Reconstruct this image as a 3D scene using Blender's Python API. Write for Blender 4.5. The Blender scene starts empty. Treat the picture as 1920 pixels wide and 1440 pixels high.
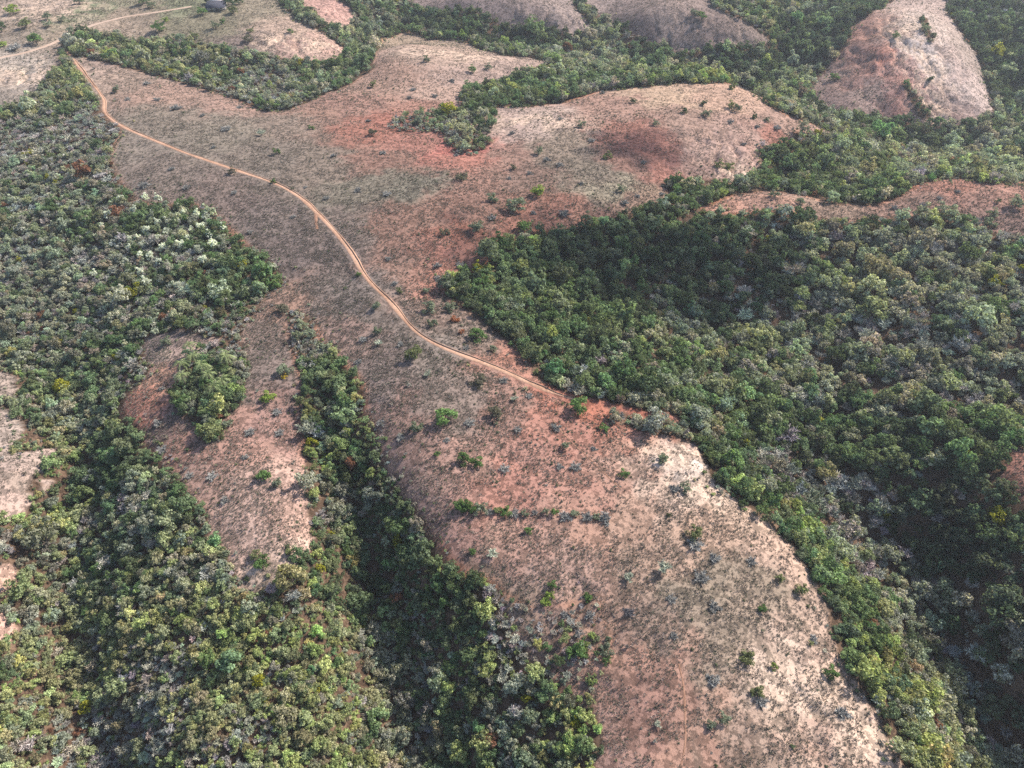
import bpy, math, random
import numpy as np
from mathutils import Vector, Matrix

# ------------------------------------------------------------------ camera, sky, sun, exposure
scn = bpy.context.scene
R = math.radians
CAM_H, PITCH, HFOV = 160.0, 43.0, 71.6
cam_d = bpy.data.cameras.new('camera'); cam = bpy.data.objects.new('camera', cam_d)
scn.collection.objects.link(cam); scn.camera = cam
cam.location = (0, 0, CAM_H); cam.rotation_euler = (R(90 - PITCH), 0, 0)
cam_d.sensor_fit = 'HORIZONTAL'; cam_d.angle = R(HFOV); cam_d.clip_start = 1; cam_d.clip_end = 12000

SUN_EL, SUN_AZ = 40.0, 34.0            # azimuth of the sun counter-clockwise from +X
SUNDIR = np.array([math.cos(R(SUN_EL)) * math.cos(R(SUN_AZ)), math.cos(R(SUN_EL)) * math.sin(R(SUN_AZ)), math.sin(R(SUN_EL))])
world = bpy.data.worlds.new('World'); scn.world = world; world.use_nodes = True
wn = world.node_tree.nodes; wl = world.node_tree.links; wn.clear()
sky = wn.new('ShaderNodeTexSky'); sky.sky_type = 'NISHITA'; sky.sun_disc = False
sky.sun_elevation = R(SUN_EL); sky.sun_rotation = R(90 - SUN_AZ); sky.air_density = 1.0; sky.dust_density = 1.5
bg = wn.new('ShaderNodeBackground'); bg.inputs[1].default_value = 0.14
wo = wn.new('ShaderNodeOutputWorld'); wl.new(sky.outputs[0], bg.inputs[0]); wl.new(bg.outputs[0], wo.inputs[0])
sd = bpy.data.lights.new('sun', 'SUN'); sd.energy = 5.0; sd.angle = R(0.5); sd.color = (1.0, 0.94, 0.86)
sun = bpy.data.objects.new('sun', sd); scn.collection.objects.link(sun)
sun.rotation_euler = Vector(SUNDIR).to_track_quat('Z', 'Y').to_euler()
scn.view_settings.view_transform = 'Standard'; scn.view_settings.look = 'None'
scn.view_settings.exposure = 0.95; scn.view_settings.gamma = 1.0
scn.cycles.max_bounces = 5; scn.cycles.diffuse_bounces = 3; scn.cycles.glossy_bounces = 1
scn.cycles.transmission_bounces = 3; scn.cycles.transparent_max_bounces = 24; scn.cycles.volume_bounces = 0
scn.cycles.use_denoising = False; scn.cycles.use_adaptive_sampling = False

rng = np.random.default_rng(7)
random.seed(7)

# ------------------------------------------------------------------ photo pixel <-> world helpers (1920x1440 photo pixels)
F = 960 / math.tan(R(HFOV / 2))
cp, sp = math.cos(R(PITCH)), math.sin(R(PITCH))
def ray(px, py):
    px = np.asarray(px, float); py = np.asarray(py, float)
    a = (px - 960) / F; b = (720 - py) / F
    return np.stack([a, cp + b * sp, -sp + b * cp], -1)
def at_z(px, py, z):
    d = ray(px, py); t = (np.asarray(z, float) - CAM_H) / d[..., 2]
    return d * t[..., None] + np.array([0, 0, CAM_H])
def project(x, y, z):
    dz = z - CAM_H
    w = y * cp - dz * sp; v = y * sp + dz * cp
    w = np.maximum(w, 1e-3)
    return 960 + F * x / w, 720 - F * v / w, w

# ------------------------------------------------------------------ noise
def vnoise(x, y, s, seed=0):
    x = np.asarray(x, float) / s; y = np.asarray(y, float) / s
    xi = np.floor(x).astype(np.int64); yi = np.floor(y).astype(np.int64)
    fx = x - xi; fy = y - yi; fx = fx * fx * (3 - 2 * fx); fy = fy * fy * (3 - 2 * fy)
    def h(a, b):
        n = (a * 374761393 + b * 668265263 + seed * 974711 + 12345) & 0x7fffffff
        n = ((n ^ (n >> 13)) * 1274126177) & 0x7fffffff
        n = (n ^ (n >> 16)) * 69069 & 0x7fffffff
        return (n % 65521) / 65521.0
    a, b, c, d = h(xi, yi), h(xi + 1, yi), h(xi, yi + 1), h(xi + 1, yi + 1)
    return (a * (1 - fx) + b * fx) * (1 - fy) + (c * (1 - fx) + d * fx) * fy
def fbm(x, y, s, seed=0, o=4):
    r = 0; a = 1; t = 0
    for k in range(o):
        r = r + a * (vnoise(x, y, s, seed + 17 * k) - .5) * 2; t += a; a *= .5; s *= .5
    return r / t

# ------------------------------------------------------------------ heights: ridges, spurs and gullies read off the photo (px, py, z)
HP = [
 # ridge carrying the road
 (130,105,2),(200,205,0),(330,265,2),(440,320,3),(590,390,4),(700,540,3),(800,640,2),(960,710,0),(1100,755,-2),(1200,780,-4),
 # plateau
 (400,200,0),(500,212,-4),(650,250,4),(800,300,5),(900,450,3),(760,80,-1),(900,105,-6),(1010,118,-10),(850,210,-2),(1100,250,7),(1250,200,8),
 (1380,165,4),(1200,330,3),(1330,325,-6),(1420,300,-7),(1480,235,-4),(1555,255,-13),(703,128,-5),(940,215,3),(890,280,2),(1000,300,5),(1060,430,1),(920,480,0),(840,540,0),(1230,370,-2),
 (870,180,-6),(960,160,-12),(1060,160,-10),(1200,140,-10),(1320,140,-12),(780,240,0),(600,185,-3),
 # far valley behind the plateau
 (200,85,-4),(330,120,-10),(450,160,-14),(560,150,-16),(620,130,-17),(680,100,-22),(690,60,-26),(800,50,-32),(950,85,-36),(1100,110,-40),(1300,138,-46),(1440,170,-52),(1530,215,-56),(1640,240,-60),(1720,280,-64),(1800,300,-66),
 # far left pasture
 (0,20,6),(0,100,2),(0,200,-4),(150,55,3),(300,20,8),(400,20,9),(520,60,4),(560,20,4),(640,100,-8),(610,20,0),(640,40,-4),(580,90,-1),(730,10,-14),(450,95,0),
 # far middle hills
 (870,5,-4),(850,40,-20),(980,15,-4),(1060,30,-10),(1010,55,-22),(1100,55,-24),(1140,55,-30),(1250,10,4),(1200,30,-6),(1350,40,-6),(1440,85,-24),(1210,85,-30),(1320,95,-28),
 (1500,60,-42),(1540,20,-36),(1480,130,-48),(1400,10,-4),(1450,30,-22),
 # far right hill
 (1640,20,0),(1650,70,-8),(1690,110,-18),(1700,170,-34),(1760,200,-46),(1560,120,-36),(1540,170,-44),(1600,200,-44),(1700,215,-48),(1850,190,-46),(1830,130,-34),(1740,20,0),(1790,80,-14),(1800,225,-50),
 (1850,100,-44),(1880,180,-64),(1910,240,-72),(1870,40,-30),(1920,50,-26),(1960,120,-34),(1960,200,-60),
 # wooded bowl between plateau and right ridge
 (1260,372,-8),(1340,358,-15),(1430,335,-21),(1550,320,-28),(1700,300,-44),(1600,370,-14),(1480,290,-14),(1620,290,-38),(1850,320,-40),(1780,320,-28),
 # right ridge
 (1320,395,-4),(1450,368,-1),(1600,392,-4),(1700,372,-2),(1780,342,1),(1900,350,4),(1950,400,4),(1850,430,-2),(1600,412,-5),(1400,400,-5),
 # right wooded basin
 (1000,480,-4),(1200,440,-7),(1400,460,-13),(1600,480,-16),(1850,500,-8),(1960,520,-4),(1100,520,-14),(1200,560,-22),(1300,603,-30),(1420,625,-34),(1520,640,-34),(1000,560,-8),
 (1100,640,-10),(1200,680,-12),(1050,700,-4),(1400,560,-26),(1500,540,-24),(1700,560,-16),(1620,640,-26),(1350,680,-24),(1450,720,-28),
 (1400,780,-26),(1300,760,-14),(1480,820,-36),(1540,890,-42),(1640,1000,-50),(1710,1070,-53),(1780,1170,-58),(1815,1280,-63),(1860,1400,-68),(1900,1500,-72),
 (1310,800,-8),(1340,870,-8),(1375,930,-9),(1440,980,-11),(1530,1090,-14),(1565,1210,-17),(1640,1315,-19),(1710,1450,-21),(1760,1560,-24),
 (1420,880,-22),(1500,960,-30),(1580,1040,-36),(1640,1130,-38),(1690,1230,-41),(1740,1330,-44),(1800,1450,-50),
 (1620,900,-34),(1700,950,-36),(1800,1030,-38),(1850,1120,-38),(1900,1220,-40),(1960,1300,-42),(1760,860,-22),(1800,900,-24),(1900,830,-12),(1890,900,-13),(1960,900,-10),(1960,1000,-20),(1960,1420,-52),
 (1700,740,-24),(1580,760,-30),(1850,700,-18),(1920,600,-8),(1600,820,-34),(1840,770,-26),(1930,785,-26),(1750,650,-18),
 # near spur
 (1200,900,-3),(1250,1000,-4),(1300,1150,-7),(1350,1300,-10),(1450,1440,-13),(1450,1560,-17),(950,860,-2),(900,980,-4),(1000,1080,-8),(1100,1230,-13),(1150,1440,-16),(1170,1560,-20),(1500,1150,-12),(1540,1300,-16),(1300,880,-4),(1000,760,0),(1100,960,-3),
 # spur side falling into the middle gully
 (685,760,-3),(720,860,-5),(765,945,-6),(850,1060,-9),(940,1130,-12),(1000,1250,-19),(1060,1400,-24),(900,1250,-25),(900,1440,-34),(800,1200,-30),(760,1080,-22),(700,950,-18),(670,850,-11),(780,1300,-36),(820,1440,-42),(900,1560,-40),
 # middle gully floor
 (738,1100,-29),(758,1200,-33),(788,1300,-38),(828,1400,-44),(700,1000,-24),(160,1000,-40),(165,1100,-44),(168,1200,-48),(190,1300,-51),
 (560,590,-4),(600,690,-8),(622,800,-15),(640,900,-23),(662,1000,-30),(690,1100,-37),(705,1200,-42),(725,1300,-47),(765,1440,-54),(790,1560,-58),
 # its left bank, and the second spur
 (575,720,-4),(577,900,-8),(585,1030,-11),(600,1100,-17),(620,1200,-22),(640,1300,-26),(680,1440,-34),(340,650,-7),(450,700,-4),(230,765,-13),(305,860,-15),(400,900,-9),(480,1000,-11),(490,1105,-15),(395,1010,-16),(500,1250,-21),(500,1400,-27),(510,1560,-32),(350,1200,-24),(320,1400,-34),
 # left wooded slope
 (250,375,-3),(200,300,-3),(100,300,-9),(0,300,-15),(350,400,-4),(450,470,-3),(520,530,-3),(420,560,-5),(300,500,-10),(150,500,-17),(0,480,-24),(300,610,-12),(150,650,-25),(60,650,-29),(0,600,-28),(270,690,-13),
 (0,720,-26),(20,800,-23),(50,880,-21),(0,900,-20),(60,590,-28),(90,720,-35),(135,830,-40),(155,900,-44),(120,1000,-49),(125,1100,-53),(125,1200,-57),(150,1300,-61),(195,1420,-66),(230,1560,-70),
 (210,850,-28),(210,950,-32),(280,1000,-22),(240,1150,-34),(230,1300,-44),(75,1000,-33),(45,1100,-33),(10,1200,-34),(50,1300,-42),(80,1430,-46),(0,1430,-38),(0,1050,-26),(0,1560,-40),
]
HP = np.array(HP, float); HP[:, 2] *= np.where((HP[:, 0] > 1450) & (HP[:, 1] > 780), .6, np.where((HP[:, 0] < 330) & (HP[:, 1] > 800), .54, np.where((HP[:, 0] > 560) & (HP[:, 0] < 960) & (HP[:, 1] > 850), .68, .62)))
P3 = at_z(HP[:, 0], HP[:, 1], HP[:, 2])
ring = []
for a in np.linspace(0, 2 * np.pi, 28, endpoint=False):
    ring.append((math.cos(a) * 1150, 330 + math.sin(a) * 1000, -30 + 22 * math.sin(a * 5 + 1)))
for x, z in ((-500,-30),(500,-35),(-420,-30),(430,-40)): ring.append((x, 60, z))
for x, z in ((-120,-50),(0,-35),(120,-40),(0,-50)): ring.append((x, -60 - abs(z), z))
for x, z in ((-520,-20),(-300,5),(-100,-20),(120,-20),(320,-10),(560,-40)): ring.append((x, 820, z))
P3 = np.vstack([P3, np.array(ring)])
C0 = 7.0
def kern(d2): return np.sqrt(d2 + C0 * C0)
A = kern(((P3[:, None, :2] - P3[None, :, :2]) ** 2).sum(-1))
n = len(P3)
M = np.zeros((n + 1, n + 1)); M[:n, :n] = A - np.eye(n) * 1.6; M[:n, n] = 1; M[n, :n] = 1
W = np.linalg.solve(M, np.append(P3[:, 2], 0))
def rbf(x, y):
    sh = np.shape(x); x = np.ravel(x); y = np.ravel(y); out = np.empty(len(x))
    for i in range(0, len(x), 20000):
        d2 = (x[i:i+20000, None] - P3[None, :, 0]) ** 2 + (y[i:i+20000, None] - P3[None, :, 1]) ** 2
        out[i:i+20000] = kern(d2) @ W[:n] + W[n]
    return out.reshape(sh)

def axis(a, b, step0, step1, far_lo, far_hi):
    v = [a]
    while v[-1] < b: v.append(v[-1] + step0 + (step1 - step0) * (v[-1] - a) / (b - a))
    lo = [a]; s = step0 * 2
    while lo[-1] > far_lo: s *= 1.35; lo.append(lo[-1] - s)
    hi = [v[-1]]; s = step1 * 2
    while hi[-1] < far_hi: s *= 1.35; hi.append(hi[-1] + s)
    return np.array(lo[:0:-1] + v + hi[1:])
half = list(axis(0, 480, 1.0, 2.0, 0, 6000)); GX = np.array([-q for q in half[:0:-1]] + half)
GY = axis(20, 900, 0.9, 2.6, -4000, 9000)
XX, YY = np.meshgrid(GX, GY)
inner = (np.abs(XX) < 1300) & (YY > -800) & (YY < 1500)
ZZ = np.full(XX.shape, -30.0)
ZZ[inner] = rbf(XX[inner], YY[inner])
rr = np.sqrt(XX ** 2 + (YY - 330) ** 2)
k = np.clip((rr - 850) / 400, 0, 1); k = k * k * (3 - 2 * k)
ZZ = ZZ * (1 - k) + (-30 + 60 * fbm(XX, YY, 500, 3, 3)) * k
rill = fbm(XX, YY, 26, 11, 4) * 1.1 + fbm(XX * 1.0 + 2 * YY, YY, 9, 5, 2) * 0.25
ZZ += rill * (1 - k)
def scar_mask(x, y):
    m = np.zeros(np.shape(x))
    for px_, py_, z_, rx_, ry_ in ((1255,855,-2,13,9),(1310,915,-4,10,9),(1560,1330,-11,14,15),(1480,1290,-9,8,8),(1700,90,-5,48,60),(1760,150,-12,40,45),(560,80,0,34,16),(640,30,-3,22,30),(1400,310,-3,22,14),(1370,275,-1,20,12),(50,140,-1,40,26),(860,285,2,9,5),(1060,30,-4,40,30),(1330,60,-6,40,30),(490,1070,-8,7,6),(40,955,-12,8,7),(270,710,-6,12,9),(1100,1150,-6,9,10),(1190,1200,-6,9,12)):
        c_ = at_z(px_, py_, z_); m = np.maximum(m, np.exp(-((x - c_[0]) / rx_) ** 2 - ((y - c_[1]) / ry_) ** 2))
    return m
SC = scar_mask(XX, YY); rg = 1 - np.abs(fbm(XX + 5 * fbm(XX, YY, 14, 3, 2), YY * .7, 11, 61, 4)) * 2.6
ZZ -= SC * np.clip(rg, 0, 1) ** 3 * np.where(YY > 300, 3.2, 1.3)
def bil(G, x, y):
    x = np.asarray(x, float); y = np.asarray(y, float)
    i = np.clip(np.searchsorted(GX, x) - 1, 0, len(GX) - 2); j = np.clip(np.searchsorted(GY, y) - 1, 0, len(GY) - 2)
    u = np.clip((x - GX[i]) / (GX[i + 1] - GX[i]), 0, 1); v = np.clip((y - GY[j]) / (GY[j + 1] - GY[j]), 0, 1)
    return (G[j, i] * (1 - u) + G[j, i + 1] * u) * (1 - v) + (G[j + 1, i] * (1 - u) + G[j + 1, i + 1] * u) * v
def hz(x, y): return bil(ZZ, x, y)
def hit(px, py):
    """first meeting of the photo ray with the ground"""
    d = ray(np.atleast_1d(px), np.atleast_1d(py)); t = np.full(len(d), 60.0); done = np.zeros(len(d), bool); tp = t.copy()
    for s in range(900):
        p = d * t[:, None]; g = hz(p[:, 0], p[:, 1]) - (p[:, 2] + CAM_H)
        done |= g > 0
        if done.all(): break
        tp = np.where(done, tp, t); t = np.where(done, t, t + np.clip(-g * 0.6, 0.8, 12)); t = np.minimum(t, 2600)
    lo, hi = tp, t
    for s in range(14):
        m = (lo + hi) / 2; p = d * m[:, None]; b = hz(p[:, 0], p[:, 1]) > p[:, 2] + CAM_H
        hi = np.where(b, m, hi); lo = np.where(b, lo, m)
    p = d * hi[:, None]
    return p[:, 0], p[:, 1]
def world_line(pts, step=14):
    out = []
    for (a, b), (c, d) in zip(pts[:-1], pts[1:]):
        k = max(1, int(math.hypot(c - a, d - b) / step))
        for q in range(k): out.append((a + (c - a) * q / k, b + (d - b) * q / k))
    out.append(pts[-1]); out = np.array(out, float)
    x, y = hit(out[:, 0], out[:, 1]); return np.stack([x, y], -1)

# ------------------------------------------------------------------ road and tracks: smooth their bed into the ground
ROAD = [(118,92),(130,103),(145,122),(165,147),(185,172),(196,190),(193,205),(200,217),(220,232),(245,245),(300,268),(350,288),(400,305),(430,315),(460,325),(500,338),(530,350),(555,365),(575,380),(592,398),(610,415),(630,438),(650,462),(665,485),(678,510),(695,533),(715,550),(735,570),(750,590),(770,615),(795,635),(825,650),(860,664),(900,678),(940,694),(975,710),(1010,727),(1040,738),(1070,748),(1110,756),(1150,766),(1200,777),(1250,786)]
FARM = [(-60,122),(0,108),(45,100),(90,85),(118,72),(150,55),(180,45),(230,32),(300,22),(360,12)]
SPURT = [(592,398),(592,415),(595,432)]
PATH1 = [(1035,785),(1060,820),(1095,850),(1130,885),(1165,918)]
PATH2 = [(1272,1245),(1288,1290),(1280,1340),(1292,1390),(1275,1440)]
def smooth_line(p, step=1.0, it=30):
    d = np.append(0, np.cumsum(np.hypot(*np.diff(p, axis=0).T))); s = np.arange(0, d[-1], step)
    q = np.stack([np.interp(s, d, p[:, 0]), np.interp(s, d, p[:, 1])], -1)
    for _ in range(it): q[1:-1] = .25 * q[:-2] + .5 * q[1:-1] + .25 * q[2:]
    return q
def line_dist(x, y, L):
    """distance to a dense polyline and index of nearest vertex"""
    bd = np.full(len(x), 1e9); bi = np.zeros(len(x), int)
    for i in range(0, len(L), 8):
        c = L[i:i+8]; d = (x[:, None] - c[None, :, 0]) ** 2 + (y[:, None] - c[None, :, 1]) ** 2
        m = d.argmin(1); dm = d[np.arange(len(x)), m]; b = dm < bd; bd = np.where(b, dm, bd); bi = np.where(b, m + i, bi)
    return np.sqrt(bd), bi
lines = {}
for nm, pts, wdt in (('road', ROAD, 1.6), ('farm_track', FARM, 2.8), ('side_track', SPURT, 2.2), ('footpath', PATH1, .6), ('footpath', PATH2, .6)):
    L = smooth_line(world_line(pts)); z = hz(L[:, 0], L[:, 1])
    zs = z.copy()
    for _ in range(40): zs[1:-1] = .25 * zs[:-2] + .5 * zs[1:-1] + .25 * zs[2:]
    x0, y0 = L.min(0) - 12; x1, y1 = L.max(0) + 12
    box = (XX > x0) & (XX < x1) & (YY > y0) & (YY < y1); idx = np.argwhere(box)
    bx, by = XX[box], YY[box]; d, bi = line_dist(bx, by, L)
    k = 1 - np.clip((d - wdt) / 3.5, 0, 1); k = k * k * (3 - 2 * k)
    ZZ[box] = ZZ[box] * (1 - k) + zs[bi] * k
    lines.setdefault(nm, []).append((L, wdt))
roadL = lines['road'][0][0]

# ------------------------------------------------------------------ land cover outlines (photo pixels, thrown onto the ground)
OPEN = {
'main': [(130,105),(165,108),(205,118),(300,145),(380,165),(440,185),(500,210),(535,207),(600,182),(650,160),(703,128),(704,95),(720,72),(755,61),(785,64),(800,76),(860,75),(890,88),(940,104),(1000,109),(1030,117),(1015,130),(985,138),(940,152),(900,165),(862,180),(868,200),(878,215),(900,222),(925,205),(940,200),(990,201),(1060,192),(1120,172),(1180,165),(1270,157),(1380,157),(1412,172),(1435,195),(1480,218),(1540,240),(1580,256),(1560,262),(1495,247),(1482,265),(1430,277),(1425,300),(1430,315),(1400,335),(1370,345),(1300,338),(1245,342),(1262,365),(1255,380),(1200,395),(1130,420),(1050,434),(990,437),(955,455),(920,475),(905,505),(870,515),(835,530),(832,552),(880,582),(920,612),(950,642),(985,672),(1000,705),(1060,738),(1100,747),(1140,757),(1200,768),(1262,776),(1290,800),(1305,835),(1330,890),(1370,930),(1440,980),(1490,1030),(1530,1090),(1555,1150),(1565,1210),(1590,1270),(1630,1310),(1660,1370),(1700,1440),(1750,1560),(1100,1560),(1105,1440),(1125,1400),(1115,1330),(1128,1290),(1110,1240),(1140,1200),(1120,1130),(1060,1140),(1000,1150),(940,1120),(925,1095),(880,1080),(850,1060),(820,1020),(790,985),(760,940),(730,890),(700,830),(685,770),(680,720),(640,680),(600,640),(585,600),(560,582),(540,590),(545,620),(558,680),(572,720),(570,760),(570,830),(575,900),(580,960),(582,1020),(560,1060),(520,1090),(490,1115),(452,1100),(440,1060),(420,1030),(400,1010),(385,960),(350,930),(330,900),(300,860),(260,800),(225,772),(235,745),(270,710),(285,690),(268,655),(275,628),(340,615),(385,630),(420,645),(450,650),(458,625),(470,600),(500,550),(530,538),(525,510),(495,480),(460,460),(420,420),(390,395),(350,380),(290,388),(250,375),(230,350),(215,320),(205,300),(215,270),(225,240),(195,212),(182,180),(155,150)],
'right_ridge': [(1310,392),(1370,367),(1440,356),(1500,366),(1560,381),(1640,386),(1680,371),(1730,341),(1790,335),(1860,345),(2020,340),(2020,480),(1900,447),(1840,425),(1780,402),(1700,405),(1620,415),(1560,417),(1460,397),(1380,402),(1320,402)],
'far_hill': [(1520,165),(1555,120),(1585,90),(1600,50),(1640,20),(1690,-5),(1700,-60),(1770,-60),(1775,20),(1800,60),(1830,100),(1850,160),(1862,212),(1815,236),(1750,240),(1700,230),(1640,218),(1580,215),(1522,196)],
'hill_a': [(860,-60),(1050,-60),(1080,20),(1115,55),(1080,72),(1020,52),(960,58),(930,40),(890,22),(800,25),(760,5),(770,-60)],
'hill_b': [(1070,-60),(1290,-60),(1335,12),(1400,42),(1450,82),(1410,92),(1360,85),(1290,102),(1220,82),(1160,50),(1100,10)],
'pasture': [(-90,-80),(560,-80),(520,5),(560,38),(610,66),(652,95),(640,117),(560,120),(490,100),(400,88),(330,72),(250,76),(180,62),(125,60),(112,92),(118,112),(92,148),(60,187),(0,212),(-90,230)],
'red_bank': [(580,-60),(610,-10),(650,10),(676,40),(660,56),(610,50),(575,22),(550,-20)],
'right_patch': [(2020,800),(1905,835),(1872,878),(1880,912),(1920,942),(2020,990)],
'left_a': [(-90,695),(10,695),(32,708),(34,738),(5,750),(-90,750)],
'left_b': [(-90,757),(22,768),(45,815),(22,858),(-90,870)],
'left_c': [(-90,880),(40,850),(100,842),(108,862),(75,895),(60,925),(70,945),(45,965),(-90,990)],
'bank_bare': [(80,900),(105,905),(100,930),(78,925)],
'bank_bare_b': [(-60,1050),(20,1060),(40,1090),(10,1120),(-60,1130)],
'bank_bare_c': [(-60,1145),(25,1155),(35,1190),(5,1215),(-60,1225)],
}
WOOD = {   # wooded islands inside the open land
'clump': [(345,690),(352,668),(385,648),(420,640),(455,640),(465,700),(460,750),(440,775),(415,790),(420,820),(390,825),(368,805),(335,780),(325,740)],
'plot': [(722,235),(745,222),(790,212),(850,205),(880,215),(925,207),(928,225),(922,262),(905,285),(880,292),(850,288),(838,268),(835,250),(800,248),(740,250)],
'scrub': [(940,1120),(1000,1150),(1060,1140),(1120,1130),(1140,1200),(1112,1240),(1128,1290),(1115,1330),(1060,1300),(1000,1250),(960,1190)],
'hill_gully': [(1690,160),(1706,158),(1745,222),(1722,226)],
'hill_scrub': [(1722,32),(1736,32),(1752,78),(1740,82)],
'strip': [(1140,762),(1200,790),(1240,790),(1300,805),(1310,825),(1260,815),(1200,805),(1150,790)],
}
def dens(poly): return world_line(poly + [poly[0]], 22)
OPENW = {k: dens(v) for k, v in OPEN.items()}
WOODW = {k: dens(v) for k, v in WOOD.items()}
def pip(x, y, P):
    ins = np.zeros(len(x), bool)
    bb = (x > P[:, 0].min()) & (x < P[:, 0].max()) & (y > P[:, 1].min()) & (y < P[:, 1].max())
    if not bb.any(): return ins
    xs, ys = x[bb], y[bb]; r = np.zeros(len(xs), bool)
    for (ax, ay), (bx, by) in zip(P[:-1], P[1:]):
        if ay == by: continue
        c = ((ay > ys) != (by > ys)) & (xs < (bx - ax) * (ys - ay) / (by - ay) + ax); r ^= c
    ins[bb] = r; return ins
def wob(x, y, a=1.6):
    return x + a * fbm(x, y, 9, 21, 3), y + a * fbm(x, y, 9, 22, 3)
def is_open(x, y, wobble=1.6):
    sh = np.shape(x); x = np.ravel(x); y = np.ravel(y); x2, y2 = wob(x, y, wobble)
    o = np.zeros(len(x), bool)
    for P in OPENW.values(): o |= pip(x2, y2, P)
    w = np.zeros(len(x), int)
    for i, P in enumerate(WOODW.values()):
        q = pip(x2, y2, P); w = np.where(q, i + 1, w)
    return (o & (w == 0)).reshape(sh), w.reshape(sh)

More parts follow.
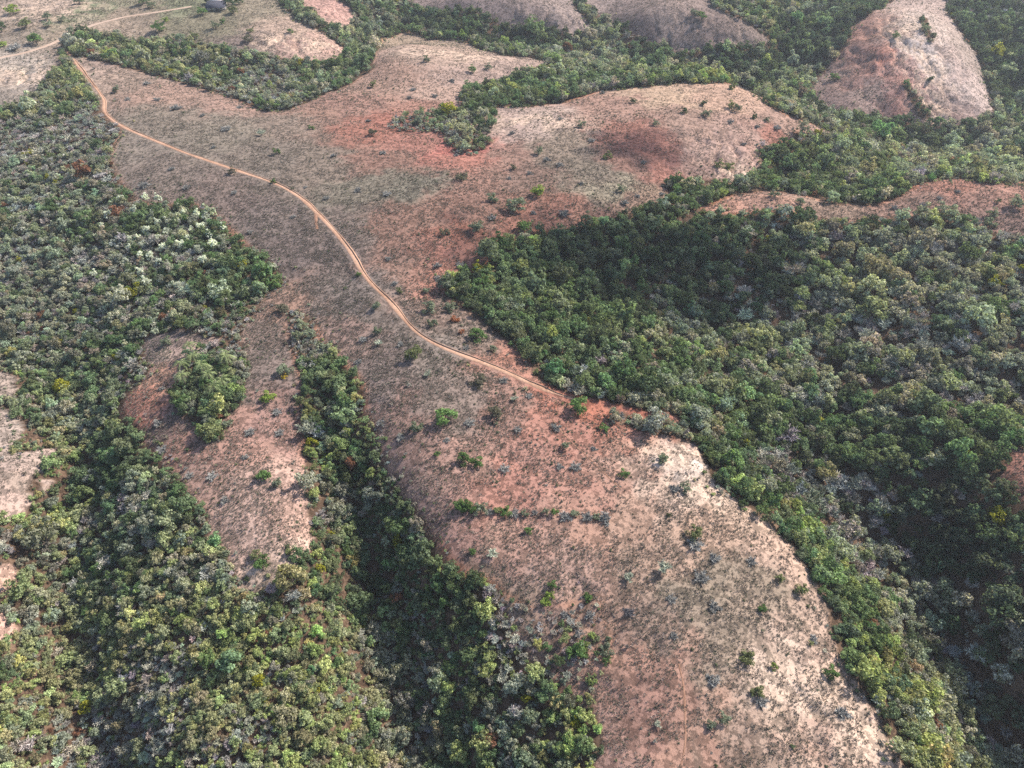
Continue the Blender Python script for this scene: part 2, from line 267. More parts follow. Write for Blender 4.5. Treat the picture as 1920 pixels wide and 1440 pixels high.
# ------------------------------------------------------------------ colour of the open ground (photo samples, display values)
GC = [(50,30,150,135,118),(80,15,190,165,145),(30,130,195,178,160),(70,150,200,182,165),(20,180,165,150,135),(250,30,165,145,122),(200,50,190,165,140),(400,40,150,140,112),(350,10,140,142,108),(170,20,140,145,108),(480,20,165,150,125),(540,50,198,168,145),(600,80,205,165,145),(470,85,150,130,118),(640,25,205,158,142),(560,92,205,165,145),(150,100,160,140,122),
(170,115,165,140,125),(250,150,165,140,122),(330,170,180,145,125),(450,195,175,140,122),(300,230,150,135,118),(420,250,148,135,118),(550,230,155,135,118),(600,210,170,132,112),(240,280,152,137,122),(300,330,145,128,115),(400,350,145,125,113),(500,300,145,130,115),(500,420,142,125,115),(600,300,145,128,112),(430,400,147,126,115),(560,470,136,119,111),(600,450,140,122,112),
(650,200,172,130,112),(720,150,178,142,122),(760,80,182,157,130),(850,100,192,162,140),(740,232,178,115,95),(700,240,172,115,95),(780,262,178,122,104),(830,180,198,163,142),(900,150,188,158,142),(960,120,192,162,144),(800,205,178,130,110),
(720,300,162,122,104),(870,295,188,125,105),(860,280,200,120,105),(680,350,140,130,112),(780,350,138,130,112),(640,420,140,122,110),(760,420,158,120,102),(860,440,170,112,90),(950,420,164,112,92),(1050,395,164,114,95),(1000,340,150,120,104),(900,400,158,118,100),(820,480,168,115,98),(870,360,162,122,104),(1100,420,168,122,102),
(960,230,198,168,152),(1010,230,203,175,157),(940,290,168,130,112),(1050,270,160,140,120),(1100,320,145,130,112),(1150,350,162,150,125),(1180,300,150,112,97),(1180,250,168,116,98),(1205,272,160,108,92),(1230,310,172,117,100),(1150,200,182,142,122),(1250,180,208,174,142),(1350,180,208,168,140),(1300,230,182,147,127),(1400,250,187,152,134),(1350,280,192,157,140),(1400,310,195,155,138),(1300,320,167,132,117),(1460,230,183,147,127),(1440,262,188,128,106),(1200,380,162,130,110),(1240,370,162,135,112),
(1350,392,200,148,122),(1450,376,194,148,124),(1550,397,172,142,120),(1700,390,168,132,114),(1780,350,190,133,110),(1850,370,183,137,117),(1880,420,167,132,117),(1950,380,180,132,112),
(1680,60,188,152,132),(1740,80,238,216,203),(1780,140,220,190,176),(1705,95,235,212,198),(1720,50,225,200,182),(1735,105,238,218,205),(1752,125,232,210,196),(1800,165,215,190,176),(1712,72,235,212,195),(1765,100,205,175,160),(1660,100,200,130,108),(1640,60,190,138,116),(1620,120,172,128,112),(1600,150,165,125,112),(1690,150,190,135,118),(1730,190,172,118,104),(1560,150,162,137,124),(1620,170,168,142,130),(1720,160,170,132,124),(1780,190,168,142,132),(1750,210,142,117,107),(1820,110,183,162,147),(1700,130,200,160,145),
(1050,15,168,147,137),(1000,30,152,132,124),(1250,30,168,145,133),(1350,60,152,130,120),(1200,60,132,112,106),(850,20,142,124,120),(780,10,150,130,122),(1400,70,150,130,118),
(640,560,141,126,116),(700,600,146,129,116),(640,635,175,142,126),(720,700,149,129,119),(800,650,146,131,119),(850,575,152,127,112),(800,500,172,126,106),(838,520,198,134,110),(760,500,162,126,108),(900,640,151,131,116),(960,668,190,132,108),(850,740,152,132,119),(950,770,168,129,112),(750,780,168,132,117),(700,790,172,137,122),(1050,790,190,132,110),(1150,805,194,132,107),(1100,752,194,120,92),(1200,775,180,108,85),(1240,812,185,125,100),
(850,840,183,142,124),(780,880,172,137,122),(1000,850,194,142,122),(1100,880,194,142,120),(950,930,194,136,115),(1180,900,194,147,124),(1250,845,232,208,188),(1215,835,222,190,168),(1300,880,238,213,193),(1325,925,238,208,183),(1270,930,222,188,162),(1200,870,205,165,142),(1200,960,198,158,132),(1380,960,225,190,160),(850,1000,188,142,124),(1000,1000,198,152,130),(1100,1000,198,152,126),(1200,1050,187,154,130),(1350,1000,205,168,140),(1450,1030,208,173,147),(1400,1080,162,142,120),(1300,1120,162,144,122),(1250,1150,172,142,122),(1500,1150,193,163,140),(1545,1205,208,173,150),(1350,1180,172,150,127),(950,1080,177,147,124),(1050,1070,198,158,137),(1150,1160,193,152,127),(1180,1230,203,152,126),(1250,1260,188,142,119),(1200,1350,183,137,117),(1350,1300,198,157,132),(1480,1285,232,203,178),(1560,1320,230,198,172),(1600,1350,228,195,170),(1430,1350,183,152,130),(1550,1400,193,157,134),(1650,1400,218,183,157),(1300,1420,193,147,122),(1130,1420,198,152,130),(1400,1440,173,142,120),
(300,640,152,132,124),(360,655,187,157,142),(270,715,215,160,130),(240,762,205,132,105),(320,780,152,122,110),(350,840,178,132,112),(450,820,193,147,127),(520,800,178,137,122),(510,680,141,123,113),(500,620,150,127,114),(532,590,175,137,115),(400,900,193,152,132),(500,900,213,173,152),(480,980,223,183,160),(540,960,203,163,142),(430,1000,208,168,147),(490,1080,228,193,168),
(10,720,177,157,142),(20,800,182,162,147),(50,900,177,157,140),(90,850,192,167,152),(40,950,205,175,158),(85,915,210,150,125),(5,1090,215,172,148),(10,1180,218,172,150),(1910,880,170,117,98),(1960,900,168,120,100)]
GC = np.array(GC, float)
gx, gy = hit(GC[:, 0], GC[:, 1])
def lin(c): c = np.asarray(c, float) / 255; return np.where(c <= .04045, c / 12.92, ((c + .055) / 1.055) ** 2.4)
GCOL = lin(GC[:, 2:]); gl = GCOL.mean(1, keepdims=True); GCOL = (gl + (GCOL - gl) * .79) * (1.16 - .34 * gl)
gs = np.hypot(gx, np.hypot(gy, CAM_H))          # near samples stand for smaller patches of ground
def ground_colour(x, y):
    out = np.zeros((len(x), 3)); x2, y2 = x + 7 * fbm(x, y, 15, 31, 2) + 8 * fbm(x, y, 4.5, 33, 3), y + 7 * fbm(x, y, 15, 32, 2) + 8 * fbm(x, y, 4.5, 34, 3)
    for i in range(0, len(x), 20000):
        d2 = ((x2[i:i+20000, None] - gx) ** 2 + (y2[i:i+20000, None] - gy) ** 2) / (gs / 200) ** 2
        w = 1 / (d2 + 10) ** 3; w /= w.sum(1, keepdims=True); out[i:i+20000] = w @ GCOL
    return out

fx, fy = XX.ravel(), YY.ravel()
near = (np.abs(fx) < 700) & (fy > 0) & (fy < 1100)
opn = np.zeros(len(fx), bool); wod = np.zeros(len(fx), int)
opn[near], wod[near] = is_open(fx[near], fy[near])
opn[~near] = fbm(fx[~near], fy[~near], 160, 9, 3) > .12
gcol = np.zeros((len(fx), 3)); gcol[:] = lin((150, 128, 110))
nn = near
gcol[nn] = ground_colour(fx[nn], fy[nn])
# bare red margin along the wood edges
edge = np.full(len(fx), 99.0)
for key in ('main', 'right_ridge'):
    P = OPENW[key]; bb = near & (fx > P[:, 0].min() - 6) & (fx < P[:, 0].max() + 6) & (fy > P[:, 1].min() - 6) & (fy < P[:, 1].max() + 6) & opn
    Q = smooth_line(P, 1.5, 0); d, _ = line_dist(fx[bb], fy[bb], Q); edge[bb] = np.minimum(edge[bb], d)
wk = np.clip(1 - edge / 2.4, 0, 1) * np.clip(fbm(fx, fy, 60, 71, 2) * 2 + .3, 0, 1) * opn
gcol = gcol * (1 - .7 * wk[:, None]) + lin((205, 140, 105)) * .7 * wk[:, None]
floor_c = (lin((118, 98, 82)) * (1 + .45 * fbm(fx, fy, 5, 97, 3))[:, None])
zone_open = opn.astype(float)
ps = np.zeros(len(fx))
for px_, py_, z_, rx_, ry_ in ((1262,852,-2,15,6),(1300,905,-3,12,6),(1330,935,-4,10,5),(1560,1330,-7,15,14),(1490,1290,-6,9,7),(1730,85,-5,16,40),(1775,150,-8,11,30),(560,80,0,34,12),(1400,310,-2,18,9),(60,145,-1,40,14),(490,1075,-5,7,5),(1010,230,3,22,12),(90,18,4,40,30),(320,655,-4,12,4),(850,100,-2,40,10)):
    c_ = at_z(px_, py_, z_); ps = np.maximum(ps, np.exp(-((fx - c_[0]) / rx_) ** 2 - ((fy - c_[1]) / ry_) ** 2))
rg2 = 1 - np.abs(fbm(fx + 3 * fbm(fx, fy, 8, 4, 2), fy * .8, 7, 62, 5)) * 3.2; pk = np.clip(ps * 1.5, 0, 1) * np.clip((rg2 - .1) / .4, 0, 1)
gcol = gcol * (1 - .75 * pk[:, None]) + lin((232, 205, 182)) * .75 * pk[:, None]
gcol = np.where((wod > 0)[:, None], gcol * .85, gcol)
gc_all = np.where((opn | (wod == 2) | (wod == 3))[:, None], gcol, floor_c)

# ------------------------------------------------------------------ materials
def newmat(name):
    m = bpy.data.materials.new(name); m.use_nodes = True; m.node_tree.nodes.clear()
    return m, m.node_tree.nodes, m.node_tree.links
def N(ns, t, **kw):
    nd = ns.new(t)
    for k_, v in kw.items(): setattr(nd, k_, v)
    return nd
def mathn(ns, ls, op, a, b=None, clamp=False):
    nd = N(ns, 'ShaderNodeMath', operation=op, use_clamp=clamp)
    for i, v in enumerate((a, b)):
        if v is None: continue
        if isinstance(v, (int, float)): nd.inputs[i].default_value = v
        else: ls.new(v, nd.inputs[i])
    return nd.outputs[0]
def noise(ns, ls, vec, scale, detail=3, rough=.55):
    nd = N(ns, 'ShaderNodeTexNoise'); nd.inputs['Scale'].default_value = scale; nd.inputs['Detail'].default_value = detail
    nd.inputs['Roughness'].default_value = rough; ls.new(vec, nd.inputs['Vector']); return nd.outputs['Fac']
def ramp(ns, ls, fac, a, b, lo=0.0, hi=1.0):
    nd = N(ns, 'ShaderNodeMapRange'); nd.interpolation_type = 'SMOOTHSTEP'
    for i, v in enumerate((a, b, lo, hi)): nd.inputs[i + 1].default_value = v
    ls.new(fac, nd.inputs[0]); return nd.outputs[0]
def mix(ns, ls, fac, a, b, mode='MIX'):
    nd = N(ns, 'ShaderNodeMix', data_type='RGBA', blend_type=mode)
    if isinstance(fac, (int, float)): nd.inputs[0].default_value = fac
    else: ls.new(fac, nd.inputs[0])
    for s_, v in ((6, a), (7, b)):
        if isinstance(v, tuple): nd.inputs[s_].default_value = (*v, 1)
        else: ls.new(v, nd.inputs[s_])
    return nd.outputs[2]
GK = 0.55
def ground_material():
    m, ns, ls = newmat('dry_ground')
    out = N(ns, 'ShaderNodeOutputMaterial'); bs = N(ns, 'ShaderNodeBsdfDiffuse'); ls.new(bs.outputs[0], out.inputs[0])
    at = N(ns, 'ShaderNodeAttribute', attribute_name='soil'); op = N(ns, 'ShaderNodeAttribute', attribute_name='open')
    tc = N(ns, 'ShaderNodeTexCoord'); v = tc.outputs['Object']
    n1 = noise(ns, ls, v, 0.6, 7, .8); n2 = noise(ns, ls, v, 1.9, 5, .8); n3 = noise(ns, ls, v, 0.09, 4, .6); n4 = noise(ns, ls, v, 0.3, 4, .65)
    val = mathn(ns, ls, 'ADD', mathn(ns, ls, 'MULTIPLY', n3, .45), mathn(ns, ls, 'ADD', mathn(ns, ls, 'MULTIPLY', n4, .5), .55))
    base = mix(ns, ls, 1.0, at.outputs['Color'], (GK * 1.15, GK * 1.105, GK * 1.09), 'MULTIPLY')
    vv = N(ns, 'ShaderNodeVectorMath', operation='SCALE'); ls.new(base, vv.inputs[0]); ls.new(val, vv.inputs['Scale'])
    # litter of dry stalks between the tufts: olive grey speckle with its own shape
    sp = mathn(ns, ls, 'ADD', mathn(ns, ls, 'MULTIPLY', n1, .6), mathn(ns, ls, 'MULTIPLY', n2, .4))
    f = ramp(ns, ls, sp, .49, .545, 0, .92)
    f = mathn(ns, ls, 'MULTIPLY', f, ramp(ns, ls, n4, .32, .58, .4, 1))
    c = mix(ns, ls, f, vv.outputs[0], mix(ns, ls, 1.0, vv.outputs[0], (.30, .305, .31), 'MULTIPLY'))
    f3 = ramp(ns, ls, mathn(ns, ls, 'ADD', mathn(ns, ls, 'MULTIPLY', n4, .65), mathn(ns, ls, 'MULTIPLY', n1, .35)), .49, .54, 0, .85)
    c = mix(ns, ls, f3, c, mix(ns, ls, 1.0, vv.outputs[0], (.44, .45, .45), 'MULTIPLY'))
    n5 = noise(ns, ls, v, .2, 9, .78)
    c = mix(ns, ls, ramp(ns, ls, n5, .51, .56, 0, .7), c, mix(ns, ls, 1.0, c, (.66, .68, .68), 'MULTIPLY'))
    # pale crumbs of bare soil
    f2 = ramp(ns, ls, n2, .57, .64, 0, .6)
    c = mix(ns, ls, f2, c, mix(ns, ls, 1.0, vv.outputs[0], (1.35, 1.32, 1.3), 'MULTIPLY'))
    ls.new(c, bs.inputs[0])
    bp = N(ns, 'ShaderNodeBump'); bp.inputs['Strength'].default_value = .9; bp.inputs['Distance'].default_value = .35
    ls.new(sp, bp.inputs['Height']); ls.new(bp.outputs[0], bs.inputs['Normal'])
    return m
def simple_ground(name, col, col2, scale=1.5, bump=.1):
    m, ns, ls = newmat(name)
    out = N(ns, 'ShaderNodeOutputMaterial'); bs = N(ns, 'ShaderNodeBsdfDiffuse'); ls.new(bs.outputs[0], out.inputs[0])
    tc = N(ns, 'ShaderNodeTexCoord'); n1 = noise(ns, ls, tc.outputs['Object'], scale, 4, .65); n0 = noise(ns, ls, tc.outputs['Object'], scale * .06, 3, .6)
    f = mathn(ns, ls, 'ADD', mathn(ns, ls, 'MULTIPLY', n1, .5), mathn(ns, ls, 'MULTIPLY', n0, .5))
    ls.new(mix(ns, ls, ramp(ns, ls, f, .38, .62), col, col2), bs.inputs[0])
    bp = N(ns, 'ShaderNodeBump'); bp.inputs['Strength'].default_value = .6; bp.inputs['Distance'].default_value = bump
    ls.new(n1, bp.inputs['Height']); ls.new(bp.outputs[0], bs.inputs['Normal']); return m
def tint_material(name, lo=.7, hi=1.3, transl=.28, fixed=None, spec=0.0):
    m, ns, ls = newmat(name)
    out = N(ns, 'ShaderNodeOutputMaterial'); df = N(ns, 'ShaderNodeBsdfDiffuse'); tr = N(ns, 'ShaderNodeBsdfTranslucent'); mx = N(ns, 'ShaderNodeMixShader')
    at = N(ns, 'ShaderNodeAttribute', attribute_name='tint', attribute_type='INSTANCER')
    geo = N(ns, 'ShaderNodeNewGeometry'); r = ramp(ns, ls, geo.outputs['Random Per Island'], 0, 1, lo, hi)
    vv = N(ns, 'ShaderNodeVectorMath', operation='SCALE')
    if fixed: vv.inputs[0].default_value = fixed
    else: ls.new(at.outputs['Color'], vv.inputs[0])
    ls.new(r, vv.inputs['Scale'])
    ls.new(vv.outputs[0], df.inputs[0])
    t2 = mix(ns, ls, 1.0, vv.outputs[0], (1.12, 1.18, .75), 'MULTIPLY'); ls.new(t2, tr.inputs[0])
    mx.inputs[0].default_value = transl; ls.new(df.outputs[0], mx.inputs[1]); ls.new(tr.outputs[0], mx.inputs[2]); ls.new(mx.outputs[0], out.inputs[0])
    return m
M_GROUND = ground_material()
M_ROAD = simple_ground('orange_dirt', tuple(lin((142,110,90))), tuple(lin((172,138,116))), 1.2, .08)
M_BERM = simple_ground('red_spoil', tuple(lin((125,80,60))), tuple(lin((155,108,84))), 2.0, .1)
M_PALE = simple_ground('pale_dirt', tuple(lin((150,128,112))), tuple(lin((170,148,132))), 1.0, .05)
M_PATH = simple_ground('path_dirt', tuple(lin((115,86,70))), tuple(lin((140,108,90))), 2.0, .05)
M_LEAF = tint_material('leaves', .5, 1.5, .4)
M_TWIG = tint_material('twigs', .7, 1.35, .0)
M_BARK = tint_material('bark', .8, 1.2, 0, fixed=(.13, .105, .085))
M_GRASS = tint_material('dry_grass', .7, 1.3, .15)

# ------------------------------------------------------------------ mesh helpers
def build_mesh(name, verts, quads=None, tris=None, mats=(), qm=None, tm=None):
    me = bpy.data.meshes.new(name); verts = np.asarray(verts, np.float32)
    q = np.zeros((0, 4), int) if quads is None else np.asarray(quads, int); t = np.zeros((0, 3), int) if tris is None else np.asarray(tris, int)
    me.vertices.add(len(verts)); me.vertices.foreach_set('co', verts.ravel())
    me.loops.add(q.size + t.size); me.loops.foreach_set('vertex_index', np.concatenate([q.ravel(), t.ravel()]).astype(np.int32))
    me.polygons.add(len(q) + len(t))
    st = np.concatenate([np.arange(len(q)) * 4, q.size + np.arange(len(t)) * 3]).astype(np.int32); me.polygons.foreach_set('loop_start', st)
    for m in mats: me.materials.append(m)
    mi = np.zeros(len(q) + len(t), np.int32)
    if qm is not None: mi[:len(q)] = qm
    if tm is not None: mi[len(q):] = tm
    me.polygons.foreach_set('material_index', mi); me.update(calc_edges=True); return me
def link(name, me, parent=None, **props):
    o = bpy.data.objects.new(name, me); scn.collection.objects.link(o)
    if parent is not None: o.parent = parent
    for k_, v in props.items(): o[k_] = v
    return o
class Geo:
    def __init__(s): s.v = []; s.q = []; s.t = []; s.qm = []; s.tm = []; s.n = 0
    def add(s, v, q=None, t=None, m=0):
        v = np.asarray(v, float)
        if q is not None and len(q): s.q.append(np.asarray(q) + s.n); s.qm.append(np.full(len(q), m))
        if t is not None and len(t): s.t.append(np.asarray(t) + s.n); s.tm.append(np.full(len(t), m))
        s.v.append(v); s.n += len(v)
    def mesh(s, name, mats):
        c = lambda a, w: np.concatenate(a) if a else np.zeros((0, w), int)
        return build_mesh(name, np.concatenate(s.v), c(s.q, 4), c(s.t, 3), mats, np.concatenate(s.qm) if s.qm else None, np.concatenate(s.tm) if s.tm else None)
    def tube(s, pts, rad, sides=6, m=0):
        pts = np.asarray(pts, float); V = []
        for i, p in enumerate(pts):
            d = pts[min(i + 1, len(pts) - 1)] - pts[max(i - 1, 0)]; d /= np.linalg.norm(d) + 1e-9
            a = np.cross(d, (0.3, 1, 0.1)); a /= np.linalg.norm(a); b = np.cross(d, a)
            for k_ in range(sides):
                an = 2 * math.pi * k_ / sides; V.append(p + rad[i] * (a * math.cos(an) + b * math.sin(an)))
        Q = [(i * sides + k_, i * sides + (k_ + 1) % sides, (i + 1) * sides + (k_ + 1) % sides, (i + 1) * sides + k_) for i in range(len(pts) - 1) for k_ in range(sides)]
        s.add(V, Q, m=m)
    def leaves(s, c, nrm, size, r, m=0):
        k_ = len(c); a = np.cross(nrm, r.normal(size=(k_, 3))); a /= np.linalg.norm(a, axis=1)[:, None] + 1e-9
        b = np.cross(nrm, a); b /= np.linalg.norm(b, axis=1)[:, None] + 1e-9
        sz = (np.asarray(size) * r.uniform(.6, 1.35, k_))[:, None] / 2; as_ = r.uniform(.6, 1.1, k_)[:, None]
        V = np.stack([c - a * sz, c - b * sz * as_ + nrm * sz * .25, c + a * sz, c + b * sz * as_ - nrm * sz * .2], 1).reshape(-1, 3)
        s.add(V, np.arange(k_ * 4).reshape(-1, 4), m=m)

def unit(v): return v / (np.linalg.norm(v, axis=-1, keepdims=True) + 1e-9)
def crown_geo(r, h=.9, lobes=7, n=300, leaf=.085, flat=1.0, base=.28, spread=.27, lr=(.17, .27)):
    g = Geo(); C = []
    for k_ in range(lobes):
        an = 2 * math.pi * k_ / lobes + r.uniform(-.5, .5); rad = spread * r.uniform(.55, 1.1) if k_ else .04
        if lobes > 9: an = r.uniform(0, 6.283); rad = spread * math.sqrt(r.uniform(0, 1.15))
        C.append((rad * math.cos(an), rad * math.sin(an), h * (base + (1 - base) * r.uniform(.3, .78)) + (.08 * h if k_ == 0 else -rad * .45), r.uniform(*lr) * (1.15 if k_ == 0 else 1)))
    per = n // lobes
    for cx, cy, cz, cr in C:
        d = unit(r.normal(size=(per, 3))); d[:, 2] = np.where(d[:, 2] < -.35, -d[:, 2], d[:, 2])
        rr_ = cr * r.uniform(.72, 1.12, per)[:, None]; p = np.array([cx, cy, cz]) + d * rr_ * np.array([1, 1, .82 * flat])
        nm = unit(d + r.normal(size=(per, 3)) * .45); g.leaves(p, nm, leaf, r)
    return g, C
def trunk_geo(r, C, m=0, rad=.028, g=None):
    g = g or Geo(); z0 = min(c[2] for c in C) * .55
    g.tube([(0, 0, -.06), (r.uniform(-.02, .02), r.uniform(-.02, .02), z0 * .5), (0, 0, z0)], [rad * 1.3, rad, rad * .85], 6, m)
    for cx, cy, cz, cr in C[:6]: g.tube([(0, 0, z0 * .9), (cx * .55, cy * .55, (z0 + cz) / 2), (cx, cy, cz)], [rad * .7, rad * .45, rad * .2], 4, m)
    return g
def bare_geo(r, h=.85, n=150, w=.016, low=False, m=0, sub=3):
    """leafless crown: forked twigs fanning out of a few limbs"""
    g = Geo(); V = []; T = []; c = 0
    nl = 7
    limbs = []
    for k_ in range(nl):
        an = 2 * math.pi * k_ / nl + r.uniform(-.4, .4); el = r.uniform(.35, 1.2) if not low else r.uniform(.1, 1.1)
        d = np.array([math.cos(an) * math.cos(el), math.sin(an) * math.cos(el), math.sin(el) * (h / .6)]); L = r.uniform(.24, .36)
        b0 = np.array([0, 0, .0 if low else .18 * h]); limbs.append((b0, b0 + d * L))
    for k_ in range(n):
        b0, b1 = limbs[k_ % nl]; s = b0 + (b1 - b0) * r.uniform(.25, 1)
        d = unit(unit(b1 - b0) * .6 + r.normal(size=3) * (.8 if low else .6)); d[2] = abs(d[2]) * .9 if r.random() < .8 else d[2] * .5
        e = s + d * r.uniform(.08, .2); e[2] = max(e[2], .02); sd_ = unit(np.cross(d, r.normal(size=3))) * w * r.uniform(.6, 1.5)
        V += [s - sd_, s + sd_, e + sd_ * .4, e - sd_ * .4]; T.append((c, c + 1, c + 2, c + 3)); c += 4
    g.add(V, T, m=m)
    return g, limbs
def limb_geo(limbs, m=0, g=None, w=.018, low=False):
    g = g or Geo()
    if not low: g.tube([(0, 0, -.06), (0, 0, limbs[0][0][2] + .01)], [w * 1.8, w * 1.4], 5, m)
    for a, b in limbs: g.tube([a, (a + b) / 2 + np.array([0, 0, .015]), b], [w, w * .7, w * .4], 4, m)
    return g
def palm_geo(r, n=13):
    g = Geo(); top = np.array([0, 0, .62])
    for k_ in range(n):
        an = 2 * math.pi * k_ / n + r.uniform(-.2, .2); el = r.uniform(.15, 1.1); L = r.uniform(.4, .5); pts = []
        for j in range(7):
            t = j / 6; rr_ = L * t * math.cos(el * (1 - .35 * t)); pts.append(top + np.array([rr_ * math.cos(an), rr_ * math.sin(an), L * (math.sin(el) * t - .75 * t * t)]))
        side = np.array([-math.sin(an), math.cos(an), 0])
        for j in range(6):
            a, b = pts[j], pts[j + 1]; wd = .075 * math.sin(math.pi * (j + .7) / 6.8) + .012
            for sg in (-1, 1):
                for q_ in range(2):
                    s0 = a + (b - a) * q_ / 2; s1 = a + (b - a) * (q_ + .75) / 2; tip = s1 + side * sg * wd + (b - a) * .5 - np.array([0, 0, wd * .35])
                    g.add([s0, s1, tip], t=[(0, 1, 2)])
    return g

protos = {}     # kind -> list of (joined mesh, crown mesh, trunk mesh)
def add_proto(kind, crown, leafmat, trunkfn):
    tg = trunkfn(Geo()); cm = crown.mesh(kind + '_crown', [leafmat]); tm = tg.mesh(kind + '_trunk', [M_BARK])
    j = Geo()
    for gsrc, mi in ((crown, 0), (tg, 1)):
        v = np.concatenate(gsrc.v); j.add(v, np.concatenate(gsrc.q) if gsrc.q else None, np.concatenate(gsrc.t) if gsrc.t else None, mi)
    protos.setdefault(kind, []).append((j.mesh(kind, [leafmat, M_BARK]), cm, tm))
pr = np.random.default_rng(5)
for k_ in range(6):
    g, C = crown_geo(pr, h=pr.uniform(.85, 1.0), lobes=int(pr.integers(15, 20)), n=860, leaf=.078, lr=(.09, .185), base=.15, spread=.34); add_proto('tree', g, M_LEAF, lambda G, C=C: trunk_geo(pr, C, 0, .028, G))
for k_ in range(5):
    g, C = crown_geo(pr, h=pr.uniform(.7, .95), lobes=int(pr.integers(12, 16)), n=620, leaf=.088, base=.0, spread=.34, lr=(.1, .19)); add_proto('shrub', g, M_LEAF, lambda G, C=C: trunk_geo(pr, C, 0, .02, G))
for k_ in range(4):
    g, L_ = bare_geo(pr, h=pr.uniform(.75, .95), n=420, w=.013); add_proto('bare', g, M_TWIG, lambda G, L_=L_: limb_geo(L_, 0, G, .014))
for k_ in range(3):
    g, L_ = bare_geo(pr, h=.5, n=520, w=.013, low=True); add_proto('tuft', g, M_TWIG, lambda G, L_=L_: limb_geo(L_, 0, G, .012, True))
for k_ in range(2):
    add_proto('palm', palm_geo(pr), M_LEAF, lambda G: (G.tube([(0, 0, -.06), (.02, 0, .3), (0, 0, .63)], [.035, .025, .022], 6), G)[1])
def grass_proto(r, n=12):
    g = Geo(); V = []; T = []; c = 0
    for k_ in range(n):
        an = r.uniform(0, 2 * math.pi); b = np.array([math.cos(an), math.sin(an), 0]) * r.uniform(0, .25); d = np.array([math.cos(an) * .35, math.sin(an) * .35, r.uniform(.25, .62)])
        s_ = np.array([-math.sin(an + r.uniform(-1, 1)), math.cos(an), 0]) * r.uniform(.05, .13)
        V += [b - s_, b + s_, b + d]; T.append((c, c + 1, c + 2)); c += 3
    g.add(V, t=T); return g.mesh('grass_blades', [M_GRASS])
grass_meshes = [grass_proto(pr) for _ in range(4)]

# ------------------------------------------------------------------ ground sheet and tracks
ny, nx = XX.shape
ii = (np.arange(ny - 1)[:, None] * nx + np.arange(nx - 1)[None, :]).ravel()
me = build_mesh('ground', np.stack([fx, fy, ZZ.ravel()], -1), np.stack([ii, ii + 1, ii + nx + 1, ii + nx], -1), mats=[M_GROUND])
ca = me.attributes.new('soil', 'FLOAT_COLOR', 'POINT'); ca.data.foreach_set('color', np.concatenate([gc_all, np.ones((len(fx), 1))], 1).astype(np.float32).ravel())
me.polygons.foreach_set('use_smooth', np.ones(len(me.polygons), bool))
link('ground', me, kind='structure')

def ribbon(name, L, w, mat, berm=0.0, fade=0):
    t = np.gradient(L, axis=0); t = unit(t); nn_ = np.stack([-t[:, 1], t[:, 0]], -1)
    if w > 1.5: offs = [(-w/2-.5, -.25), (-w/2-.1, .08), (-w/2+.45, .03), (-.3, .05), (.3, .05), (w/2-.45, .03), (w/2, .05)]
    else: offs = [(-w/2-.2, -.1), (-w/2, .05), (w/2, .05), (w/2+.2, -.1)]
    wobb = .25 * fbm(L[:, 0], L[:, 1], 7, 77, 2) * min(1, w / 2); rows = []
    if berm:
        bh = berm * np.clip(.55 + 1.2 * fbm(L[:, 0], L[:, 1], 22, 5, 2), .12, 1.2)
        offs = offs + [(w/2+.15, bh * .9), (w/2+.35, bh), (w/2+.9, -.3)]
    else: offs = offs + ([(w/2+.5, -.25)] if w > 1.5 else [])
    tap = 1 + .35 * fbm(L[:, 0], L[:, 1], 13, 79, 3) if w < 2.5 else np.ones(len(L))
    if fade: tap[-fade:] = np.linspace(1, .3, fade) * (1 + .5 * fbm(L[-fade:, 0], L[-fade:, 1], 5, 78, 2))
    for o_, z_ in offs:
        p = L + nn_ * ((o_ + wobb * (1 if o_ > 0 else -1)) * tap)[:, None]; rows.append(np.stack([p[:, 0], p[:, 1], hz(L[:, 0], L[:, 1]) * .5 + hz(p[:, 0], p[:, 1]) * .5 + z_ + .03], -1))
    V = np.stack(rows, 1); k_ = V.shape[1]; i0 = (np.arange(len(L) - 1)[:, None] * k_ + np.arange(k_ - 1)[None, :]).ravel()
    qm = np.tile((np.arange(k_ - 1) >= 6).astype(int) if berm else np.zeros(k_ - 1, int), len(L) - 1)
    m_ = build_mesh(name, V.reshape(-1, 3), np.stack([i0, i0 + 1, i0 + k_ + 1, i0 + k_], -1), mats=[mat, M_BERM], qm=qm)
    m_.polygons.foreach_set('use_smooth', np.ones(len(m_.polygons), bool)); return link(name, m_, kind='structure')
rp_, _, _ = project(roadL[:, 0], roadL[:, 1], hz(roadL[:, 0], roadL[:, 1])); ribbon('road', roadL[:int(np.argmax(rp_ > 1082))], 1.35, M_ROAD, .34, 16)
ribbon('farm_track', lines['farm_track'][0][0], 2.8, M_PALE)
ribbon('side_track', lines['side_track'][0][0], 1.0, M_PATH)
for L, w in lines['footpath']: ribbon('footpath', L, .2, M_PATH)

